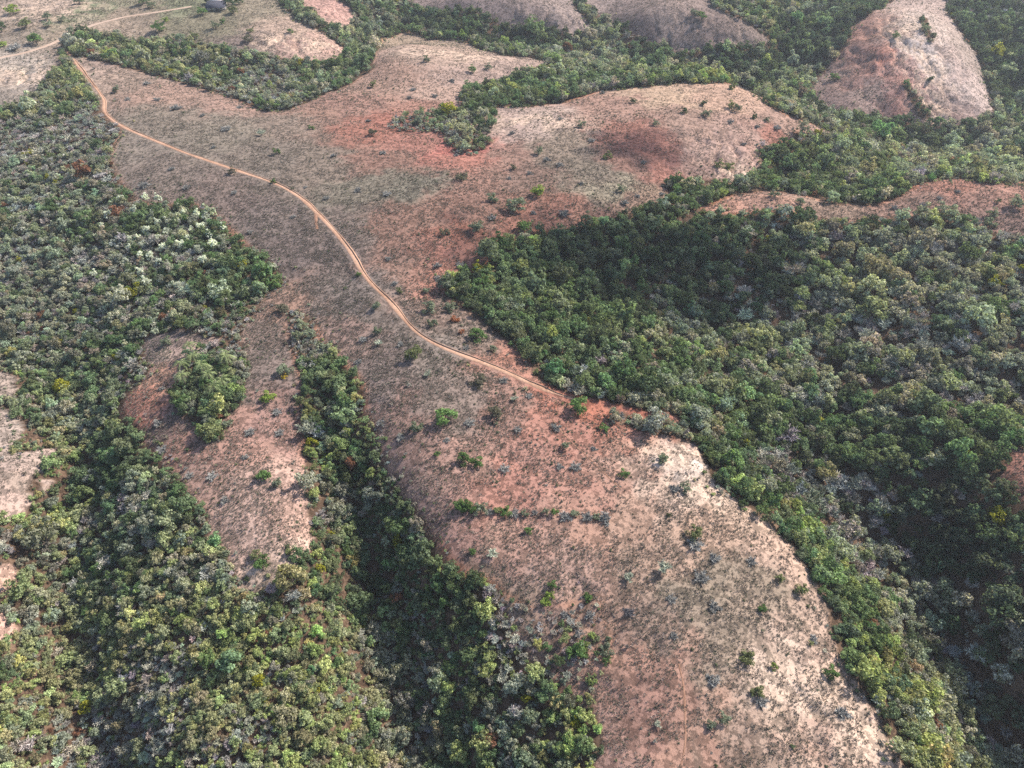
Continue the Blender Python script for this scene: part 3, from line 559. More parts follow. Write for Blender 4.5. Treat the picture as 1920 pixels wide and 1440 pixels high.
# ------------------------------------------------------------------ wood types read off the photo: px, py, crown diameter, shares of (green, bright, olive, sage, bare grey, deep)
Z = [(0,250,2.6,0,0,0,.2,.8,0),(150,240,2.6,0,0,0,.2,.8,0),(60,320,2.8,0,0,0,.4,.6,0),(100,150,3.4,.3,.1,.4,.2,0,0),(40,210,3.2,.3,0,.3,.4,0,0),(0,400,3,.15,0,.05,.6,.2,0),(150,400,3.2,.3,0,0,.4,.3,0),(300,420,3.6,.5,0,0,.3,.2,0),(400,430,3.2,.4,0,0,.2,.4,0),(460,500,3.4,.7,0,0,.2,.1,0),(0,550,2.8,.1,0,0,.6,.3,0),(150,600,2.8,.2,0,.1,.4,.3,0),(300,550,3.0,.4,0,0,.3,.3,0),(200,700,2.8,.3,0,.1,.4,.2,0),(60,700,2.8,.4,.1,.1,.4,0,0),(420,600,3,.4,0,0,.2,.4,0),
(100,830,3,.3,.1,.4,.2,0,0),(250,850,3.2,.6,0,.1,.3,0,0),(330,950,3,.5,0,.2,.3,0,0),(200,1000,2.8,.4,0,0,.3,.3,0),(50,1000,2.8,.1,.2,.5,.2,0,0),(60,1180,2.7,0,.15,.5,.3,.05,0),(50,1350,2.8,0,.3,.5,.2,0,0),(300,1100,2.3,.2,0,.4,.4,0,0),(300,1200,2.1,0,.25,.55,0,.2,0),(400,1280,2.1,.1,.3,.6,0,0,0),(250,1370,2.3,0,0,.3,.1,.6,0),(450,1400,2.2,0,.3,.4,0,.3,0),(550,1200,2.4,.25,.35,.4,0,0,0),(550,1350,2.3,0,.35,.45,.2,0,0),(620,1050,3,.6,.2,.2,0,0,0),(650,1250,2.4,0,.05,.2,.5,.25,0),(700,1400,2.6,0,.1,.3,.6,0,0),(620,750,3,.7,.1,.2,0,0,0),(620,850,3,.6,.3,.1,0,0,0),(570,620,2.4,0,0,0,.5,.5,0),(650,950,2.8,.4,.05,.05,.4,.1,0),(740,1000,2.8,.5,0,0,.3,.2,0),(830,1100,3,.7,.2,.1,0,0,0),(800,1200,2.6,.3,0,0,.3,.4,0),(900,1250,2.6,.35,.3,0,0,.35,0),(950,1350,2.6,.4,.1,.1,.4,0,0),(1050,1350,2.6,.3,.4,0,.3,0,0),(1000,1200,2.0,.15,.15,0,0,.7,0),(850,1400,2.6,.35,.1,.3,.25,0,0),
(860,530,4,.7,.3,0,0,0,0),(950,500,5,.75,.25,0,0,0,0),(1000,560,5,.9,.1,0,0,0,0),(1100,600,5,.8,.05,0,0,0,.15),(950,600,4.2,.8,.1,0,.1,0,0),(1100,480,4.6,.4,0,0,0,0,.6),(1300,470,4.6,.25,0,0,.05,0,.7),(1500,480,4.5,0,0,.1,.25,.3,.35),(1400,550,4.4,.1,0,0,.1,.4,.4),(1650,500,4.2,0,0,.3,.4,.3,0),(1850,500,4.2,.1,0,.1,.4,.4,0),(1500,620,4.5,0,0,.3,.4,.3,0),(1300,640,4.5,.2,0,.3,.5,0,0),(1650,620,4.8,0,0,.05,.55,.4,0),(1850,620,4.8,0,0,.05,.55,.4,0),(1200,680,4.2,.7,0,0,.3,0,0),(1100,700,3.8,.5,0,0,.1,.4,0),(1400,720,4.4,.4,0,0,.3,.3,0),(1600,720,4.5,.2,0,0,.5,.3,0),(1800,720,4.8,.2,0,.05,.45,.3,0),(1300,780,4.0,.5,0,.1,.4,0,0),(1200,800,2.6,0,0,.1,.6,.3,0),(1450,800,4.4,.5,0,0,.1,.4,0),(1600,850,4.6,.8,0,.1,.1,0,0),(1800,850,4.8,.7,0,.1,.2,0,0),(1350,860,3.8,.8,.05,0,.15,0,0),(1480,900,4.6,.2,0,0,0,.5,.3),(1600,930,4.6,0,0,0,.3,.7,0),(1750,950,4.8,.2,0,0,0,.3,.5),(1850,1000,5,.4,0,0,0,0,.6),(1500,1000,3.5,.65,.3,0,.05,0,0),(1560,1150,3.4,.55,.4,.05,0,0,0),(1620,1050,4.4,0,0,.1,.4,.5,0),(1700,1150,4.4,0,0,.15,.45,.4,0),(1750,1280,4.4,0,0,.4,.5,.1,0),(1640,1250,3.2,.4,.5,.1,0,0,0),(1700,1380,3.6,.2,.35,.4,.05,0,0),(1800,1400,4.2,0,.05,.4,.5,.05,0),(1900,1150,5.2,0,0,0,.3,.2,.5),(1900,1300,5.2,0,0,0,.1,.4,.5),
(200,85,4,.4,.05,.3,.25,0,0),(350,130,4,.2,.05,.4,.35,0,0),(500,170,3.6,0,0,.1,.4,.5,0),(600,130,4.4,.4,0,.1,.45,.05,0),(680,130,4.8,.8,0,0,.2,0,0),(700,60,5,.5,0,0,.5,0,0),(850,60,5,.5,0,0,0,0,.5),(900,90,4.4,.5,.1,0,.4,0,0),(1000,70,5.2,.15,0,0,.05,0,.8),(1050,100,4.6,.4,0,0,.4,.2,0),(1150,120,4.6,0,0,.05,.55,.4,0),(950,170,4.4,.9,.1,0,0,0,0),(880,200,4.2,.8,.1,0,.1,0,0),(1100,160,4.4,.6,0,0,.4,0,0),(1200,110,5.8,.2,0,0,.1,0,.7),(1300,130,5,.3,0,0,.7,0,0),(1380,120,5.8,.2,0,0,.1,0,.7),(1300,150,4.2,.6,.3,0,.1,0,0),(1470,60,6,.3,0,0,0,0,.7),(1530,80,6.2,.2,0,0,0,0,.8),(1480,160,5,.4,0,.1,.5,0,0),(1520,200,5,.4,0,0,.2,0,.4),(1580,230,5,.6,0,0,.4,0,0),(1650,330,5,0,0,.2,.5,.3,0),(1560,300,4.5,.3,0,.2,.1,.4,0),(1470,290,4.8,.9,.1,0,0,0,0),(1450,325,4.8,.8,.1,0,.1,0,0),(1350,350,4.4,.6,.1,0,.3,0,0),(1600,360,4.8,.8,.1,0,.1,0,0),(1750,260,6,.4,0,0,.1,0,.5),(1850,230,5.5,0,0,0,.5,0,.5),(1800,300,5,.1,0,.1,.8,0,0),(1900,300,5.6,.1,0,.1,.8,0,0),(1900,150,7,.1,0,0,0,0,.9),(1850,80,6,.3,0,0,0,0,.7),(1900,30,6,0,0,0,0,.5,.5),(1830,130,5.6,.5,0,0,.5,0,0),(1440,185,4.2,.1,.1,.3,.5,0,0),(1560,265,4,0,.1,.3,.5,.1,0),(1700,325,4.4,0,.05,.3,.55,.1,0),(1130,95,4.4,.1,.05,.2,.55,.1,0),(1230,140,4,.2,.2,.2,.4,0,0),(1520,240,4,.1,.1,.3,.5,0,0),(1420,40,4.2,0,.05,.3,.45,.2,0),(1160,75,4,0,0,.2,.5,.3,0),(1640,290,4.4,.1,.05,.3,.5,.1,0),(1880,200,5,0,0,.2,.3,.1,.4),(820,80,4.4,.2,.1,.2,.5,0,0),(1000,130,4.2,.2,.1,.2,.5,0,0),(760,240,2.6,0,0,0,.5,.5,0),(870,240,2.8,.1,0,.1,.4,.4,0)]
Z = np.array(Z, float); zx, zy = hit(Z[:, 0], Z[:, 1]); zs_ = np.hypot(zx, np.hypot(zy, CAM_H))
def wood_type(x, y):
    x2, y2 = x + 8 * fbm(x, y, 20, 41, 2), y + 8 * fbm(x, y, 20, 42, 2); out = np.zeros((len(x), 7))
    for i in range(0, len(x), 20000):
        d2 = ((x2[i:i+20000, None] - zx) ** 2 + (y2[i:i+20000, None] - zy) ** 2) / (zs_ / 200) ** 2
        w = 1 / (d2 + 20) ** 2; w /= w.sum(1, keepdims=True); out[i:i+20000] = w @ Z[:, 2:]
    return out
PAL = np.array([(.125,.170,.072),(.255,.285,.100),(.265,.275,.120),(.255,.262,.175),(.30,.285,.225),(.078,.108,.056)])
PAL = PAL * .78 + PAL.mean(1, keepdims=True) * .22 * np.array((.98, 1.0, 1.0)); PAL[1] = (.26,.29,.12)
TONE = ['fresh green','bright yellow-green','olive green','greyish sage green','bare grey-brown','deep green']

PX0, PX1, PY0, PY1 = -150, 2070, -90, 1600
def in_view(x, y, z, m=0):
    px, py, w = project(x, y, z); return (px > PX0 + m) & (px < PX1 - m) & (py > PY0 + m) & (py < PY1 - m)
def jitter_grid(cell, seed):
    r = np.random.default_rng(seed); X, Y = np.meshgrid(np.arange(-720, 720, cell), np.arange(10, 1250, cell)); X = X + (np.arange(X.shape[0]) % 2)[:, None] * cell / 2
    x = X.ravel() + r.uniform(-.42, .42, X.size) * cell; y = Y.ravel() + r.uniform(-.42, .42, X.size) * cell
    z = hz(x, y); k_ = in_view(x, y, z); return x[k_], y[k_], z[k_], r
T = []     # all woodland plants: x y z size tone scrubflag
classes = [1.7, 2.1, 2.7, 3.4, 4.2, 5.1]
edges = [0] + [(a + b) / 2 for a, b in zip(classes[:-1], classes[1:])] + [99]
for ci, cs in enumerate(classes):
    x, y, z, r = jitter_grid(cs * .74, 100 + ci)
    o, w = is_open(x, y); k_ = ~o
    rd, _ = line_dist(x, y, roadL[::2]); k_ &= rd > 2.6
    fd, _ = line_dist(x, y, lines['farm_track'][0][0][::2]); k_ &= fd > 3.0
    x, y, z, w = x[k_], y[k_], z[k_], w[k_]
    q = wood_type(x, y); s = q[:, 0] * .82 + r.normal(size=len(x)) * .45 + .5 * fbm(x, y, 18, 91, 2)
    k_ = (s >= edges[ci]) & (s < edges[ci + 1])
    x, y, z, w, q = x[k_], y[k_], z[k_], w[k_], q[k_]
    keep = np.ones(len(x), bool)
    keep &= ~((w == 3) & (r.random(len(x)) > .55)); keep &= ~((w == 2) & (r.random(len(x)) > .55))
    keep &= ~((w == 5) & (r.random(len(x)) > .8)); keep &= r.random(len(x)) < .965
    x, y, z, w, q = x[keep], y[keep], z[keep], w[keep], q[keep]
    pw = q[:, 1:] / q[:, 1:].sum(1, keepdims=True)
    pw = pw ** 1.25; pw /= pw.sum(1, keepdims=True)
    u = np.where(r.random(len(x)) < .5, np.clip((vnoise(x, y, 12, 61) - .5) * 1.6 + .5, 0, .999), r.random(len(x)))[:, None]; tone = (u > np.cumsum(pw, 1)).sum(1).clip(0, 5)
    size = cs * np.exp(r.normal(size=len(x)) * .29) * 1.32; size[(w == 4) | (w == 5)] *= .5; em = (r.random(len(x)) < .035) & (cs > 2.5); size[em] *= 1.45; size[w == 3] *= .8
    T.append(np.stack([x, y, z, size, tone, w], -1))
x, y, z, r = jitter_grid(1.75, 334)
o, w = is_open(x, y, 1.0); rd, _ = line_dist(x, y, roadL[::2]); q = wood_type(x, y)
k_ = ~o & (w == 0) & (rd > 3) & (y < 300) & (r.random(len(x)) < np.where(x < 40, .6, .3)); x, y, z, q = x[k_], y[k_], z[k_], q[k_]
pw = q[:, 1:] / q[:, 1:].sum(1, keepdims=True); tn_ = (r.random(len(x))[:, None] > np.cumsum(pw, 1)).sum(1).clip(0, 5)
T.append(np.stack([x, y, z, r.uniform(1.3, 2.1, len(x)), tn_, x * 0], -1))
x, y, z, r = jitter_grid(1.5, 333)
dmin = np.full(len(x), 99.0)
for P in OPENW.values():
    bb = (x > P[:, 0].min() - 8) & (x < P[:, 0].max() + 8) & (y > P[:, 1].min() - 8) & (y < P[:, 1].max() + 8)
    if bb.any(): d, _ = line_dist(x[bb], y[bb], smooth_line(P, 1.5, 0)); dmin[bb] = np.minimum(dmin[bb], d)
o, w = is_open(x, y); rd, _ = line_dist(x, y, roadL[::2]); fd, _ = line_dist(x, y, lines['farm_track'][0][0][::2])
k_ = o & (rd > 3) & (fd > 3) & (r.random(len(x)) < .8 * np.exp(-dmin / 2.4) * np.clip(.45 + 2.2 * fbm(x, y, 22, 93, 3), .03, 1)); x, y, z = x[k_], y[k_], z[k_]
T.append(np.stack([x, y, z, r.uniform(.9, 2.0, len(x)), r.choice([0, 2, 3, 4, 4], len(x)), x * 0], -1))
T = np.concatenate(T); r = np.random.default_rng(77)
dmin = np.full(len(T), 99.0)
for P in OPENW.values():
    bb = (T[:, 0] > P[:, 0].min() - 8) & (T[:, 0] < P[:, 0].max() + 8) & (T[:, 1] > P[:, 1].min() - 8) & (T[:, 1] < P[:, 1].max() + 8)
    if bb.any(): d, _ = line_dist(T[bb, 0], T[bb, 1], smooth_line(P, 1.5, 0)); dmin[bb] = np.minimum(dmin[bb], d)
fr = np.clip(.35 + 2.2 * fbm(T[:, 0], T[:, 1], 24, 93, 3), .1, 1) * np.exp(-dmin / 2.6)
T[:, 3] *= 1 - .45 * fr; T = T[r.random(len(T)) > .5 * fr]
nT = len(T); tone = T[:, 4].astype(int)
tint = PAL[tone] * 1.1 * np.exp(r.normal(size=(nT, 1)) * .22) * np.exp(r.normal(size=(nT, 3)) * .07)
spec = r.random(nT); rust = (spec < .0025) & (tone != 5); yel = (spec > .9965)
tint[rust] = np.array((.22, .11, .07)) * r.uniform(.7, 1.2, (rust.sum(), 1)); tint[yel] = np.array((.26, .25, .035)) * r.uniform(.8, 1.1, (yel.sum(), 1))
isbare = (tone == 4) & ~rust & ~yel
print('woodland plants', nT, 'bare', isbare.sum())
px, py, dist = project(T[:, 0], T[:, 1], T[:, 2] + T[:, 3] * .4)
show = T[:, 3] / dist; infr = (px > 5) & (px < 1915) & (py > 5) & (py < 1435)

def region_name(px, py):
    rx = np.interp(py, [103, 205, 340, 465, 590, 690, 790], [130, 193, 513, 650, 750, 930, 1250])
    if py < 225 and 640 <= px:
        if px < 860: return 'far wood left of the plateau knoll'
        if px < 1160: return 'wood tongue behind the plateau'
        return 'far valley below the purple hills' if px < 1480 else 'far ravine left of the pale hill' if px < 1640 else 'far ravine right of the pale hill'
    if py < 215 and px > rx: return 'wood band below the farm pasture'
    if px > 1240 and py < 390: return 'wooded bowl above the right ridge' if px < 1600 else 'valley below the pale hill'
    if px < 470 and py < 840:
        if py < 300: return 'grey scrub by the road top'
        if px > 320 and py > 620: return 'wooded clump on the second spur'
        return 'upper slope with the white trees' if py < 560 and px > 140 else 'left edge of the wooded slope' if px < 140 else 'lower slope above the second spur'
    if 470 <= px < 800 and py < 1000 and px < 560 + (py - 560) * .55 + 80: return 'upper middle gully' if py < 800 else 'lower middle gully'
    if px < 230: return 'left gully bank' if py < 1150 else 'bottom left corner bank'
    if px < 700 + (py - 1100) * .2:
        if py < 1100: return 'wood strip left of the second spur' if px < 450 else 'wood right of the second spur'
        return 'thicket just below the second spur' if py < 1230 else 'bottom thicket left of the middle gully'
    if px < 1150 and py > 900: return 'thicket wall left of the near spur' if py < 1180 else 'bottom thicket left of the near spur'
    if px > 1700 and py > 950: return 'shaded gorge at the right edge' if py < 1200 else 'bottom right corner gorge'
    if py > 930: return 'lit bank right of the near spur' if py < 1180 else 'lower lit bank by the near spur'
    if py < 760 and px < 1320: return 'green wood corner nearest the plateau' if py < 600 else 'wood beside the road end'
    if py < 560: return 'cloud shaded upper right wood' if px < 1600 else 'upper right wood'
    if py < 760: return 'middle of the right wood' if px < 1600 else 'grey right part of the wood'
    return 'wood right of the pale soil' if px < 1480 else 'lower part of the right wood'
odist = np.full(nT, 99.0)
for key in ('main', 'right_ridge', 'left_c', 'far_hill'):
    P = OPENW[key]; bb = (T[:, 0] > P[:, 0].min() - 6) & (T[:, 0] < P[:, 0].max() + 6) & (T[:, 1] > P[:, 1].min() - 6) & (T[:, 1] < P[:, 1].max() + 6)
    d, _ = line_dist(T[bb, 0], T[bb, 1], smooth_line(P, 2, 0)); odist[bb] = np.minimum(odist[bb], d)
def look(i, tn):
    lum = tint[i].sum() / PAL[tone[i]].sum()
    return tn, ('pale ' if lum > 1.22 else 'dark ' if lum < .8 else ''), ('at the rim of the ' if odist[i] < 4.5 else 'inside the ')
def rz(a): return a
def make_thing(name, me_crown, me_trunk, loc, size, h, rot, tintc, label, cat, group=None, trunk_name='trunk', crown_name='crown'):
    e = bpy.data.objects.new(name, None); e.empty_display_size = .5; scn.collection.objects.link(e)
    e.location = loc; e.rotation_euler = (0, 0, rot); e.scale = (size, size, size * h); e['label'] = label; e['category'] = cat
    if group: e['group'] = group
    c = bpy.data.objects.new(crown_name, me_crown); scn.collection.objects.link(c); c.parent = e; c['tint'] = [float(q_) for q_ in tintc] + [1.0]
    t = bpy.data.objects.new(trunk_name, me_trunk); scn.collection.objects.link(t); t.parent = e
    return e
hsc = np.where(T[:, 3] > 3.2, r.uniform(.75, 1.3, nT), r.uniform(.7, 1.2, nT)); rot = r.uniform(0, 6.283, nT)
kindsel = np.where(isbare, 2, np.where(T[:, 3] > 3.0, 0, 1))
pn = ['tree', 'shrub', 'bare']; pidx = np.array([r.integers(0, len(protos[pn[k_]])) for k_ in kindsel])
individual = np.zeros(nT, bool); pend = []
for kk, cap in ((0, 300), (1, 300), (2, 300)):
    cand = np.where((kindsel == kk) & infr)[0]; cand = cand[np.argsort(-show[cand])][:cap]; individual[cand] = True
    for i in cand:
        m = protos[pn[kk]][pidx[i]]; reg = region_name(px[i], py[i])
        tn = 'orange-brown' if rust[i] else 'yellow' if yel[i] else TONE[tone[i]]
        if kk == 2: tn, lu, wh = look(i, 'grey-brown'); lab = f'{lu}{"big " if T[i, 3] > 3.6 else "low " if T[i, 3] < 2.1 else ""}leafless shrub {wh}{reg}'; nm, cat = 'bare_shrub', 'bare shrub'
        elif kk == 0: tn, lu, wh = look(i, tn); lab = f'{lu}{"broad " if T[i, 3] > 5.4 else "narrow " if T[i, 3] < 3.9 else ""}{tn} tree {wh}{reg}'; nm, cat = 'broadleaf_tree', 'tree'
        else: tn, lu, wh = look(i, tn); lab = f'{lu}{"wide " if T[i, 3] > 2.9 else "small " if T[i, 3] < 2.1 else ""}{tn} shrub {wh}{reg}'; nm, cat = 'leafy_shrub', 'shrub'
        lab = lab.replace('greyish sage green', 'sage green'); lab = lab[5:] if len(lab.replace('-', ' ').split()) > 9 and lab.startswith(('pale ', 'dark ')) else lab
        pend.append((i, nm, m, lab, cat, f'{tn if kk != 2 else "leafless"} {"shrubs" if kk else "trees"} in the {reg}'))
ORD = ['first','second','third','fourth','fifth','sixth','seventh','eighth','ninth','tenth','eleventh','twelfth','thirteenth','fourteenth','fifteenth','sixteenth','seventeenth','eighteenth','nineteenth','twentieth','twenty first','twenty second','twenty third','twenty fourth','twenty fifth','twenty sixth']
same = {}
for p_ in pend: same.setdefault(p_[3], []).append(p_)
for lab, L in same.items():
    L.sort(key=lambda p_: py[p_[0]]); nb = max(1, math.ceil(len(L) / 20)); bands = {1: ['']}.get(nb) or [['top', 'bottom'], ['top', 'middle', 'bottom'], ['top', 'upper', 'lower', 'bottom'], ['top', 'upper', 'middle', 'lower', 'bottom']][min(nb, 5) - 2]
    ch = [list(c_) for c_ in np.array_split(np.arange(len(L)), len(bands))]
    for bn, c_ in zip(bands, ch):
        sub = sorted((L[q_] for q_ in c_), key=lambda p_: px[p_[0]])
        for o_, (i, nm, m, _, cat, grp) in enumerate(sub):
            full = lab if len(L) == 1 else lab + ', ' + (bn + ' row, ' if bn else '') + (ORD[o_] + ' from left' if o_ < 26 else 'near the right')
            for a_, b_ in ((' inside the ', ' in '), (' at the rim of the ', ' edging '), (' row, ', ' row '), ('greyish sage green', 'sage green'), (' the ', ' ')):
                if len(full.replace('-', ' ').split()) > 15 and (a_ in full): full = full.replace(a_, b_) if a_ not in ('pale ', 'dark ') else (full[5:] if full.startswith(a_) else full)
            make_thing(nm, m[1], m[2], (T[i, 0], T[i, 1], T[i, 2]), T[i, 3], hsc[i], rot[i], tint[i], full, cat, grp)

# ------------------------------------------------------------------ scattering of what nobody could count
def scatter(name, meshes, P, S, Rz, I, Tn, label, cat):
    col = bpy.data.collections.new(name + '_source')
    for j, m in enumerate(meshes):
        o = bpy.data.objects.new(f'{name}_{j:02d}', m); col.objects.link(o)
    me = bpy.data.meshes.new(name); me.vertices.add(len(P)); me.vertices.foreach_set('co', np.asarray(P, np.float32).ravel())
    for nm, ty, dat, key in (('siz', 'FLOAT_VECTOR', S, 'vector'), ('rotv', 'FLOAT_VECTOR', np.stack([Rz * 0, Rz * 0, Rz], -1), 'vector'), ('idx', 'INT', I, 'value'), ('tint', 'FLOAT_COLOR', np.concatenate([Tn, np.ones((len(Tn), 1))], 1), 'color')):
        a = me.attributes.new(nm, ty, 'POINT'); a.data.foreach_set(key, np.asarray(dat, np.int32 if ty == 'INT' else np.float32).ravel())
    o = link(name, me, kind='stuff', label=label, category=cat)
    ng = bpy.data.node_groups.new(name, 'GeometryNodeTree')
    ng.interface.new_socket('Geometry', in_out='INPUT', socket_type='NodeSocketGeometry'); ng.interface.new_socket('Geometry', in_out='OUTPUT', socket_type='NodeSocketGeometry')
    ns, ls = ng.nodes, ng.links; gi = ns.new('NodeGroupInput'); go = ns.new('NodeGroupOutput')
    ip = ns.new('GeometryNodeInstanceOnPoints'); ci = ns.new('GeometryNodeCollectionInfo'); ci.inputs['Collection'].default_value = col
    ci.inputs['Separate Children'].default_value = True; ci.inputs['Reset Children'].default_value = True
    def attr(nm, ty):
        a = ns.new('GeometryNodeInputNamedAttribute'); a.data_type = ty; a.inputs['Name'].default_value = nm; return a.outputs['Attribute']
    ls.new(gi.outputs[0], ip.inputs['Points']); ls.new(ci.outputs[0], ip.inputs['Instance']); ip.inputs['Pick Instance'].default_value = True
    ls.new(attr('idx', 'INT'), ip.inputs['Instance Index']); ls.new(attr('siz', 'FLOAT_VECTOR'), ip.inputs['Scale'])
    e2r = ns.new('FunctionNodeEulerToRotation'); ls.new(attr('rotv', 'FLOAT_VECTOR'), e2r.inputs[0]); ls.new(e2r.outputs[0], ip.inputs['Rotation'])
    ls.new(ip.outputs[0], go.inputs[0])
    md = o.modifiers.new('scatter', 'NODES'); md.node_group = ng; return o
for kk, nm, lab, cat in ((0, 'woodland_canopy', 'mass of leafy trees filling the valleys and basins beyond the nearest ones', 'woodland'), (1, 'thicket', 'mass of low leafy shrubs filling the gullies beyond the nearest ones', 'thicket'), (2, 'bare_thicket', 'mass of leafless grey shrubs mixed through the woods', 'bare thicket')):
    k_ = (kindsel == kk) & ~individual
    S = np.stack([T[k_, 3] * r.uniform(.82, 1.2, k_.sum()), T[k_, 3] * r.uniform(.82, 1.2, k_.sum()), T[k_, 3] * hsc[k_]], -1)
    scatter(nm, [p[0] for p in protos[pn[kk]]], T[k_, :3], S, rot[k_], pidx[k_], tint[k_], lab, cat)

# ------------------------------------------------------------------ plants standing alone on the open ground: px, py, kind, width in photo pixels
ISO = [
 (700,251,'brown',16),(792,205,'green',9),(867,331,'brown',22),(1008,360,'bright',24),(967,386,'sage',34),(1058,397,'grey',24),(1000,397,'grey',14),(925,370,'sage',22),(922,407,'grey',18),(893,427,'sage',26),(835,435,'brown',18),(1170,378,'grey',20),(983,425,'green',26),(725,362,'grey',18),(672,355,'grey',18),(718,285,'grey',15),(1050,307,'grey',16),(1025,297,'grey',18),(1010,285,'sage',14),(962,315,'brown',12),(993,323,'grey',14),(955,333,'grey',12),(960,247,'grey',14),(1108,262,'grey',16),(1140,293,'olive',18),(1090,235,'sage',14),(1187,190,'deep',11),(1130,172,'grey',12),(1207,303,'grey',13),(885,132,'green',16),(917,127,'sage',14),(768,182,'grey',13),(815,178,'grey',14),(848,150,'grey',14),(943,146,'grey',13),(775,167,'grey',13),(760,60,'olive',8),(1090,343,'grey',12),(1240,362,'grey',14),(1195,366,'grey',12),(700,160,'olive',12),(800,112,'sage',12),(1165,355,'sage',14),(855,290,'grey',12),(690,225,'grey',12),(1230,232,'sage',12),(1050,222,'grey',10),
 (437,322,'brown',14),(513,341,'green',10),(548,354,'deep',6),(25,22,'bright',18),(90,33,'sage',13),(118,38,'sage',12),(50,48,'olive',18),(92,48,'sage',13),(70,78,'green',22),(310,39,'bright',11),(298,55,'green',20),(418,42,'green',10),(405,50,'sage',14),(470,58,'olive',11),(545,60,'green',10),(365,70,'olive',14),(5,85,'bright',12),(4,55,'deep',18),(28,88,'grey',24),(465,75,'brown',16),(380,25,'green',16),(395,3,'deep',16),(428,8,'deep',20),(438,22,'olive',16),(448,5,'deep',16),(270,3,'green',18),(150,5,'sage',14),(285,12,'sage',14),
 (330,200,'grey',22),(425,240,'grey',20),(490,250,'pale',18),(550,405,'grey',13),(440,360,'grey',13),(470,433,'grey',14),(272,345,'grey',22),(350,350,'grey',14),(573,350,'grey',10),(612,370,'grey',14),(275,155,'grey',14),(295,185,'grey',14),(220,170,'sage',12),(380,215,'grey',12),(240,185,'grey',12),(322,315,'grey',14),(400,275,'grey',12),(520,285,'green',12),(585,240,'green',10),(450,200,'grey',12),(625,290,'grey',14),
 (503,745,'bright',24),(535,693,'sage',28),(534,707,'yellow',10),(399,808,'olive',42),(470,808,'grey',22),(313,642,'sage',18),(303,727,'grey',14),(297,790,'grey',20),(525,810,'grey',20),(520,770,'grey',20),(497,893,'green',26),(460,855,'grey',16),(400,890,'grey',22),(355,890,'grey',18),(305,840,'grey',20),(423,935,'grey',20),(430,795,'sage',20),(515,533,'green',22),(530,580,'brown',24),(520,905,'sage',18),(355,760,'grey',20),(480,1040,'olive',18),(545,1035,'olive',16),(535,1080,'sage',14),(490,1060,'green',20),(495,1050,'green',18),
 (672,514,'green',10),(750,545,'olive',12),(778,665,'olive',32),(895,628,'green',30),(835,780,'green',40),(928,776,'brown',28),(1083,760,'green',38),(970,803,'grey',18),(1043,798,'grey',24),(1133,802,'green',17),(1113,839,'grey',15),(1168,887,'green',20),(1050,872,'grey',18),(1078,872,'grey',26),(945,876,'grey',24),(870,862,'green',24),(895,867,'green',22),(752,817,'grey',22),(838,823,'grey',16),(715,790,'grey',22),(1060,835,'sage',16),(945,712,'grey',20),(897,713,'brown',30),(993,740,'grey',17),(965,747,'pale',18),(803,700,'pale',20),(710,643,'pale',18),(752,643,'grey',16),(672,677,'grey',18),(680,635,'grey',18),(842,577,'sage',24),(805,578,'sage',24),(853,598,'rust',17),(812,606,'sage',18),(865,622,'rust',10),(820,520,'grey',18),(862,494,'grey',20),(820,495,'grey',20),(740,530,'grey',16),(708,573,'sage',18),(707,620,'sage',16),(728,483,'grey',14),(875,650,'grey',16),(800,545,'sage',14),(925,655,'sage',14),(875,945,'green',20),(780,800,'sage',24),(820,850,'green',12),(880,790,'grey',24),
 (923,1036,'pale',24),(1035,1095,'green',16),(1030,1118,'bright',16),(1023,1130,'bright',20),(1100,1120,'green',18),(1106,1150,'grey',22),(1180,1143,'log',26),(1263,1190,'grey',18),(1243,1064,'pale',34),(1178,1080,'pale',26),(1083,1220,'green',36),(1135,1215,'sage',26),(1137,1240,'green',14),(1258,1120,'grey',22),(1233,1356,'pale',16),(990,995,'green',14),(885,1035,'green',14),(1060,1150,'grey',20),
 (1302,1015,'grey',34),(1340,1043,'grey',26),(1410,1050,'grey',22),(1313,1078,'grey',32),(1340,1133,'grey',27),(1403,1232,'grey',22),(1337,1271,'grey',30),(1427,1310,'grey',28),(1525,1195,'grey',18),(1555,1258,'green',22),(1580,1333,'grey',28),(1430,1140,'green',16),(1450,1250,'bright',12),(1355,1345,'sage',20),(1332,1356,'sage',16),(1500,1105,'olive',20),(1460,1085,'olive',14),(1285,915,'sage',20),(1240,860,'sage',22),(1265,912,'grey',24),(1400,1230,'olive',26),(1420,1298,'olive',22),(1300,1000,'olive',26),
 (1373,164,'olive',14),(1320,194,'deep',12),(1282,209,'deep',12),(1456,238,'grey',15),(1419,236,'grey',12),(1370,227,'grey',14),(1322,215,'sage',16),(1372,200,'olive',14),(1380,205,'sage',14),(1395,269,'grey',12),(1350,310,'olive',18),(1365,315,'olive',16),(1415,220,'deep',10),(1437,226,'sage',10),(1450,365,'sage',16),(1442,390,'grey',15),(1500,378,'sage',14),(1677,388,'grey',14),(1730,383,'grey',15),(1760,370,'grey',11),(1795,358,'grey',11),(1855,417,'sage',20),(1857,400,'sage',18),(1903,383,'sage',22),(1870,378,'deep',8),(1563,147,'green',16),(1315,32,'green',16),(1302,26,'sage',14),(1680,68,'green',12),(1745,150,'deep',10),(1733,55,'sage',14)]
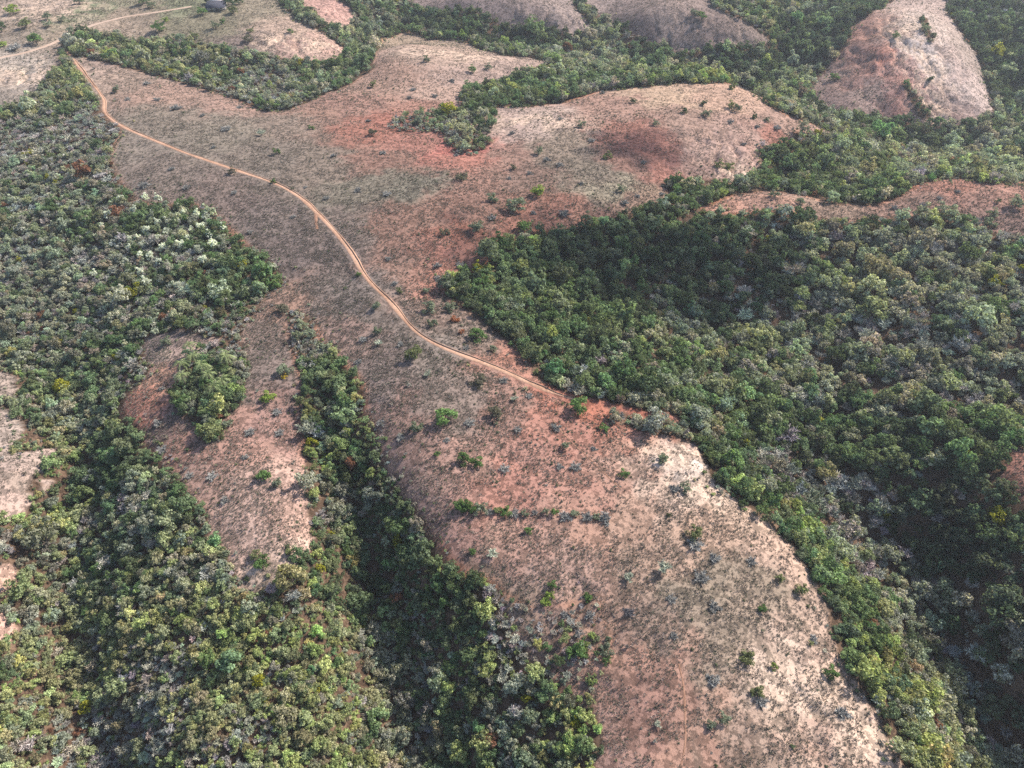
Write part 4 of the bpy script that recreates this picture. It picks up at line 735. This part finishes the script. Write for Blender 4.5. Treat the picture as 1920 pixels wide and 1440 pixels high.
AREAS = [('near the farm shed', lambda x, y: y < 130 and x > 230 and x < 660), ('on the far left pasture', lambda x, y: y < 130 and x <= 230),
 ('on the plateau knoll', lambda x, y: 660 < x < 1040 and y < 200), ('on the far hills', lambda x, y: y < 165 and x > 1280),
 ('along the top of the road', lambda x, y: x < 420 and y < 260), ('left of the upper road', lambda x, y: x < 640 and y < 480 and x < np.interp(y, [205, 300, 340, 465], [190, 400, 513, 650])),
 ('right of the upper road', lambda x, y: x < 660 and y < 480), ('by the enclosed scrub plot', lambda x, y: x < 860 and y < 320),
 ('on the red middle plateau', lambda x, y: x < 940 and y < 520), ('on the central plateau', lambda x, y: x < 1080 and y < 440), ('on the far plateau brow', lambda x, y: x > 1280 and y < 340),
 ('on the right ridge', lambda x, y: x > 1300 and y < 440), ('on the eastern plateau', lambda x, y: x > 1080 and y < 400),
 ('on the upper second spur', lambda x, y: x < 580 and y < 830), ('on the lower second spur', lambda x, y: x < 590),
 ('left of the middle road', lambda x, y: y < 710 and x < np.interp(y, [480, 540, 615, 664, 720], [660, 705, 770, 860, 990])), ('right of the middle road', lambda x, y: y < 690),
 ('below the lower road', lambda x, y: y < 830), ('above the hedge row', lambda x, y: y < 950 and x < 1200), ('on the pale bare soil', lambda x, y: y < 950),
 ('left side of the near spur', lambda x, y: x < 1290), ('on the near spur crest', lambda x, y: y < 1180), ('on the near spur foot', lambda x, y: True)]
KC = {'green': (.10,.16,.055), 'bright': (.20,.26,.06), 'sage': (.17,.19,.13), 'olive': (.16,.175,.08), 'deep': (.06,.09,.045), 'brown': (.13,.12,.085), 'grey': (.24,.232,.212), 'pale': (.33,.35,.26), 'rust': (.32,.13,.07), 'yellow': (.45,.33,.04), 'log': (.10,.095,.10)}
KN = {'green': 'green bush', 'bright': 'bright yellow-green bush', 'sage': 'grey-green bush', 'olive': 'olive bush', 'deep': 'dark green bush', 'brown': 'brownish bush', 'grey': 'leafless grey shrub', 'pale': 'thin pale shrub', 'rust': 'orange-red bush', 'yellow': 'yellow-flowering bush', 'log': 'dark brush heap'}
for hx_, hy_, hk_, hw_ in ((865,946,'green',18),(884,952,'green',14),(900,956,'sage',17),(918,958,'grey',13),(934,957,'olive',12),(948,958,'green',15),(966,959,'grey',16),(984,960,'sage',11),(1003,959,'grey',10),(1022,960,'sage',9),(1040,960,'green',10),(1060,964,'grey',20),(1078,963,'sage',12),(1100,966,'grey',18),(1118,967,'sage',10),(1134,967,'grey',22)):
    ISO.append((hx_, hy_, hk_, hw_ * 1.45))
r = np.random.default_rng(31)
ORD = ['first','second','third','fourth','fifth','sixth','seventh','eighth','ninth','tenth','eleventh','twelfth','thirteenth','fourteenth','fifteenth','sixteenth']
byk = {}
for it in ISO:
    ar = next(a for a, f in AREAS if f(it[0], it[1]))
    if 940 < it[1] < 980 and 860 < it[0] < 1160: ar = 'in the hedge row'
    byk.setdefault((ar, KN[it[2]]), []).append(it)
isoxy = []
for (ar, kn), L in byk.items():
    L.sort(key=lambda q_: q_[0])
    for i, (qx, qy, kd, dpx) in enumerate(L):
        hx, hy = hit(qx, qy + dpx * .22); hx, hy = float(hx[0]), float(hy[0]); z0 = float(hz(hx, hy)); isoxy.append((hx, hy))
        w = dpx * math.sqrt(hx * hx + hy * hy + (CAM_H - z0) ** 2) / F * 1.12
        lab = (kn + ' ' + ar) if len(L) == 1 else (f'{kn} {ar}, {ORD[i]} from left of {len(L)}' if len(L) <= 15 else kn + ' ' + ar)
        if dpx >= 30: lab = 'large ' + lab
        tc = np.array(KC[kd]) * math.exp(r.normal() * .1)
        if kd in ('grey', 'log'): m = protos['tuft'][r.integers(3)]; hh = .9 if kd == 'grey' else .7; nm, cat = ('leafless_shrub', 'shrub') if kd == 'grey' else ('brush_heap', 'brush heap')
        elif kd == 'pale': m = protos['bare'][r.integers(4)]; hh = .8; nm, cat = 'thin_shrub', 'shrub'
        else: m = protos['tree' if w > 6.5 else 'shrub'][r.integers(5)]; hh = r.uniform(.75, 1.05) if w < 5.5 else .7; nm, cat = 'bush', 'bush'
        make_thing(nm, m[1], m[2], (hx, hy, z0), w * 1.12, hh, r.uniform(0, 6.28), tc, lab, cat, f'{kn}s {ar}' if len(L) > 1 else None, 'stem' if kd in ('grey', 'pale', 'log') else 'trunk')

# white flowering trees on the left slope
WH = [(202,410),(222,437),(230,407),(255,405),(276,380),(288,405),(280,443),(315,445),(320,425),(348,408),(362,440),(380,437),(403,470),(245,472),(247,457),(173,448),(182,475),(207,415),(310,473),(343,470),(373,473),(273,470),(230,382),(223,493),(240,498),(287,492),(302,500),(315,503),(267,487),(330,487),(182,522),(280,540),(305,535),(235,565),(337,545),(515,510),(335,395),(300,383),(195,432),(240,432),(300,458),(262,455),(354,455),(300,428),(390,418),(335,425),(215,465),(372,412),(395,452),(350,515),(160,430),(420,440),(385,500),(268,520)]
WR = {}
for q_ in WH: WR.setdefault('tip' if q_[0] > 500 else 'below' if q_[1] > 508 else 'topmost' if q_[1] < 420 else 'upper' if q_[1] < 440 else 'middle' if q_[1] < 460 else 'lower' if q_[1] < 480 else 'lowest', []).append(q_)
for row, L in WR.items():
    for i, (qx, qy) in enumerate(sorted(L)):
        hx, hy = hit(qx, qy); hx, hy = float(hx[0]), float(hy[0]); m = protos['tree'][r.integers(6)]; sz = r.uniform(2.8, 4.6)
        lab = 'white-flowering tree at the tip of the left wood by the open ground' if row == 'tip' else f'white-flowering tree below the white cluster, {ORD[i]} from left' if row == 'below' else f'white-flowering tree in the {row} row of the white cluster, {ORD[i]} from left'
        make_thing('flowering_tree', m[1], m[2], (hx, hy, float(hz(hx, hy)) + .8), sz, r.uniform(1.15, 1.4), r.uniform(0, 6.28), np.array((.66, .67, .58)) * r.uniform(.7, 1.15), lab, 'flowering tree', 'white-flowering trees on the left slope')
# palms in the clump on the second spur
PALM = [(347,700),(370,690),(408,747),(350,727),(430,688),(385,705),(425,735),(362,668),(398,722)]
PALM.sort()
for i, (qx, qy) in enumerate(PALM):
    hx, hy = hit(qx, qy); hx, hy = float(hx[0]), float(hy[0]); m = protos['palm'][i % 2]
    make_thing('palm_tree', m[1], m[2], (hx, hy, float(hz(hx, hy))), 7.2, r.uniform(1.1, 1.3), r.uniform(0, 6.28), np.array((.24, .28, .13)) * r.uniform(.85, 1.15), f'palm tree in the wooded clump on the second spur, {ORD[i]} from left of {len(PALM)}', 'palm tree', 'palm trees in the clump', 'trunk', 'fronds')

# ------------------------------------------------------------------ low scrub and grass tufts of the open ground
isoxy = np.array(isoxy)
def open_points(cell, seed, keepf):
    x, y, z, r_ = jitter_grid(cell, seed); k_ = keepf(x, y, r_); x, y = x[k_], y[k_]
    o, w = is_open(x, y, 1.2); o |= (w == 2) | (w == 3) | (w == 4); x, y = x[o], y[o]
    rd, _ = line_dist(x, y, roadL[::2]); k_ = rd > 2.2; x, y = x[k_], y[k_]
    fd, _ = line_dist(x, y, lines['farm_track'][0][0][::3]); k_ = fd > 2.4; return x[k_], y[k_], r_
def drape(x, y): return np.stack([x, y, hz(x, y)], -1)
x, y, r = open_points(1.9, 900, lambda x, y, r_: r_.random(len(x)) < .02 + .75 * np.clip(fbm(x, y, 22, 88, 4) * 3 - .45, 0, 1) + .3 * (fbm(x, y, 5, 89, 2) > .42))
k_ = len(x); S = r.uniform(.4, 1.15, k_) * np.where(r.random(k_) < .06, 1.7, 1); tn = np.array([(.20,.19,.17),(.13,.15,.09),(.10,.12,.06),(.17,.17,.12)])[r.integers(0, 4, k_)] * np.exp(r.normal(size=(k_, 1)) * .2)
scatter('low_scrub', [p[0] for p in protos['tuft']] + [p[0] for p in protos['shrub'][:3]], drape(x, y), np.stack([S, S, S * .8], -1), r.uniform(0, 6.28, k_), r.integers(0, 6, k_), tn, 'sparse knee-high scrub dotted over the dry open ground', 'scrub')
def gk(x, y, r_):
    c = ground_colour(x, y); lum = c.mean(1); sat = (c[:, 0] - c[:, 2]) / lum
    p = np.clip(1.15 - lum * 1.9, .15, 1) * np.clip(1.25 - sat * .6, .3, 1); p *= np.clip(.4 + 2.4 * fbm(x, y, 7, 55, 4), .03, .9); return r_.random(len(x)) < p
def gk2(x, y, r_):
    p = np.clip(.52 + 1.6 * fbm(x, y, 3.2, 56, 3) + .9 * fbm(x, y, 12, 57, 2), .04, .95); return (r_.random(len(x)) < p) & (y < 330) & (r_.random(len(x)) < np.clip((340 - y) / 90, 0, 1))
xa, ya, r = open_points(.85, 901, gk); xb, yb, r = open_points(.6, 902, gk2); x = np.append(xa, xb); y = np.append(ya, yb)
k_ = len(x); S = np.append(r.uniform(.45, 1.2, len(xa)), r.uniform(.35, .95, len(xb))); c = ground_colour(x, y)
tn = np.array([(.105,.09,.075),(.145,.12,.10),(.08,.082,.058),(.09,.078,.065),(.2,.16,.135)])[r.integers(0, 5, k_)] * np.exp(r.normal(size=(k_, 1)) * .2)
scatter('grass', grass_meshes, drape(x, y), np.stack([S, S, S * .75], -1), r.uniform(0, 6.28, k_), r.integers(0, 4, k_), tn, 'dry olive and straw coloured grass tufts over the open ground', 'grass')
ncount = k_

# ------------------------------------------------------------------ farm shed at the far end of the pasture
hx, hy = hit(407, 17); hx, hy = float(hx[0]), float(hy[0]); h0 = float(hz(hx, hy))
def flat_mat(name, col, rough=.7, metal=0):
    m, ns, ls = newmat(name); out = N(ns, 'ShaderNodeOutputMaterial'); bs = N(ns, 'ShaderNodeBsdfPrincipled'); ls.new(bs.outputs[0], out.inputs[0])
    tc = N(ns, 'ShaderNodeTexCoord'); n_ = noise(ns, ls, tc.outputs['Object'], 1.3, 4, .6)
    ls.new(mix(ns, ls, ramp(ns, ls, n_, .35, .65), tuple(np.array(col) * .8), tuple(np.array(col) * 1.15)), bs.inputs['Base Color']); bs.inputs['Roughness'].default_value = rough; bs.inputs['Metallic'].default_value = metal; return m
MS_ROOF = flat_mat('slate_blue_roof', (.035, .035, .048), 1.0); MS_WALL = flat_mat('plaster', (.55, .5, .44)); MS_RED = flat_mat('clay_roof', (.22, .07, .05)); MS_WOOD = flat_mat('dark_wood', (.08, .05, .035)); MS_TRIM = flat_mat('pale_trim', (.75, .7, .66))
def boxv(x0, x1, y0, y1, z0, z1): return [(x0,y0,z0),(x1,y0,z0),(x1,y1,z0),(x0,y1,z0),(x0,y0,z1),(x1,y0,z1),(x1,y1,z1),(x0,y1,z1)]
BQ = [(0,3,2,1),(4,5,6,7),(0,1,5,4),(1,2,6,5),(2,3,7,6),(3,0,4,7)]
shed = bpy.data.objects.new('farm_shed', None); scn.collection.objects.link(shed); shed.location = (hx, hy, h0 - .3); shed.rotation_euler = (0, 0, R(4))
shed['label'] = 'farm shed with dark slate-blue lean-to roof and red gable on far pasture'; shed['category'] = 'farm shed'
g = Geo(); g.add(boxv(-6.5, 6.5, -2.0, 4.5, 0, 2.7), BQ); g.add(boxv(-3.2, 3.2, 4.5, 9, 0, 3.8), BQ); link('wall', g.mesh('wall', [MS_WALL]), shed)
g = Geo(); g.add([(-7.2,-5.2,2.3),(7.2,-5.2,2.3),(7.2,4.6,4.6),(-7.2,4.6,4.6),(-7.2,-5.2,2.45),(7.2,-5.2,2.45),(7.2,4.6,4.75),(-7.2,4.6,4.75)], BQ)
for k_ in range(24): g.add(boxv(-7.1 + k_ * .6, -7.0 + k_ * .6, -5.2, 4.6, 0, 0.05)[:4], None)
link('lean_to_roof', g.mesh('lean_to_roof', [MS_ROOF]), shed)
g = Geo(); g.add(boxv(-5.2, 4.8, 4.62, 4.95, 4.5, 5.0), BQ); link('ridge_board', g.mesh('ridge_board', [MS_TRIM]), shed)
g = Geo(); g.add([(-3.8,4.96,3.7),(3.8,4.96,3.7),(3.8,9.4,3.7),(-3.8,9.4,3.7),(-3.8,7.2,6.2),(3.8,7.2,6.2)], [(0,1,5,4),(2,3,4,5),(0,3,2,1)], [(0,4,3),(1,2,5)]); link('gable_roof', g.mesh('gable_roof', [MS_RED]), shed)
for k_, xx in enumerate((-6.8, -2.3, 2.3, 6.8)):
    g = Geo(); g.tube([(xx, -5.0, 0), (xx, -5.0, 2.35)], [.12, .11], 6); link('post', g.mesh('post', [MS_WOOD]), shed)
g = Geo(); g.add(boxv(-.6, .6, -2.06, -2.003, 0, 2.1), BQ); link('door', g.mesh('door', [MS_WOOD]), shed)
for xx in (-4, 3.6):
    g = Geo(); g.add(boxv(xx - .6, xx + .6, -2.06, -2.003, 1.0, 2.0), BQ); link('window', g.mesh('window', [MS_WOOD]), shed)

# ------------------------------------------------------------------ cumulus over the right basin (high above and behind the view) that shades part of the wood
def cloud(px, py, wx, wy, ang, alt, seed, n_=90):
    r_ = np.random.default_rng(seed); gx_, gy_ = hit(px, py); base = np.array([float(gx_[0]), float(gy_[0]), 0]); c = base + SUNDIR * (alt / SUNDIR[2])
    me_ = Geo()
    import bmesh
    bm = bmesh.new(); bmesh.ops.create_icosphere(bm, subdivisions=2, radius=1); sv = np.array([v_.co[:] for v_ in bm.verts]); st = np.array([[v_.index for v_ in f_.verts] for f_ in bm.faces]); bm.free()
    ca_, sa_ = math.cos(ang), math.sin(ang)
    for _ in range(n_):
        a, b = r_.normal(size=2) * .42; ox, oy = a * wx, b * wy; rad = min(wx, wy) * r_.uniform(.16, .42) * math.exp(-.6 * (a * a + b * b))
        p = np.array([ox * ca_ - oy * sa_, ox * sa_ + oy * ca_, abs(r_.normal()) * 14 * math.exp(-(a * a + b * b))])
        me_.add(sv * rad * np.array([1.25, 1, .6]) * (1 + .12 * r_.normal(size=(len(sv), 1))) + p, t=st)
    o = link('cloud', me_.mesh('cloud', [M_CLOUD]), kind='structure'); o.location = c; return o
M_CLOUD, ns, ls = newmat('cloud_vapour'); out = N(ns, 'ShaderNodeOutputMaterial'); mx = N(ns, 'ShaderNodeMixShader'); tp_ = N(ns, 'ShaderNodeBsdfTransparent'); tl = N(ns, 'ShaderNodeBsdfTranslucent')
tl.inputs[0].default_value = (.95, .95, .95, 1); mx.inputs[0].default_value = .24; ls.new(tp_.outputs[0], mx.inputs[1]); ls.new(tl.outputs[0], mx.inputs[2]); ls.new(mx.outputs[0], out.inputs[0])
cloud(1290, 500, 105, 29, R(-6), 240, 3, 80)
cloud(1200, 275, 34, 22, 0, 250, 4, 26)

# ------------------------------------------------------------------ thin haze filling the air over the hills
g = Geo(); g.add(boxv(-6400, 6400, -4300, 9300, float(ZZ.min()) - 1, CAM_H + 3), BQ)
M_HAZE = bpy.data.materials.new('haze_air'); M_HAZE.use_nodes = True; ns = M_HAZE.node_tree.nodes; ns.clear(); out = N(ns, 'ShaderNodeOutputMaterial'); pv = N(ns, 'ShaderNodeVolumePrincipled')
pv.inputs['Color'].default_value = (.86, .90, 1.0, 1); pv.inputs['Density'].default_value = .00009; pv.inputs['Anisotropy'].default_value = .2; M_HAZE.node_tree.links.new(pv.outputs[0], out.inputs['Volume'])
link('haze', g.mesh('haze', [M_HAZE]), kind='stuff', label='thin pale haze in the air over the valleys', category='haze')
open('/tmp/scene_stats.txt', 'w').write(f'wood {nT} kinds {np.bincount(kindsel)} grass {ncount} iso {len(ISO)}\n')
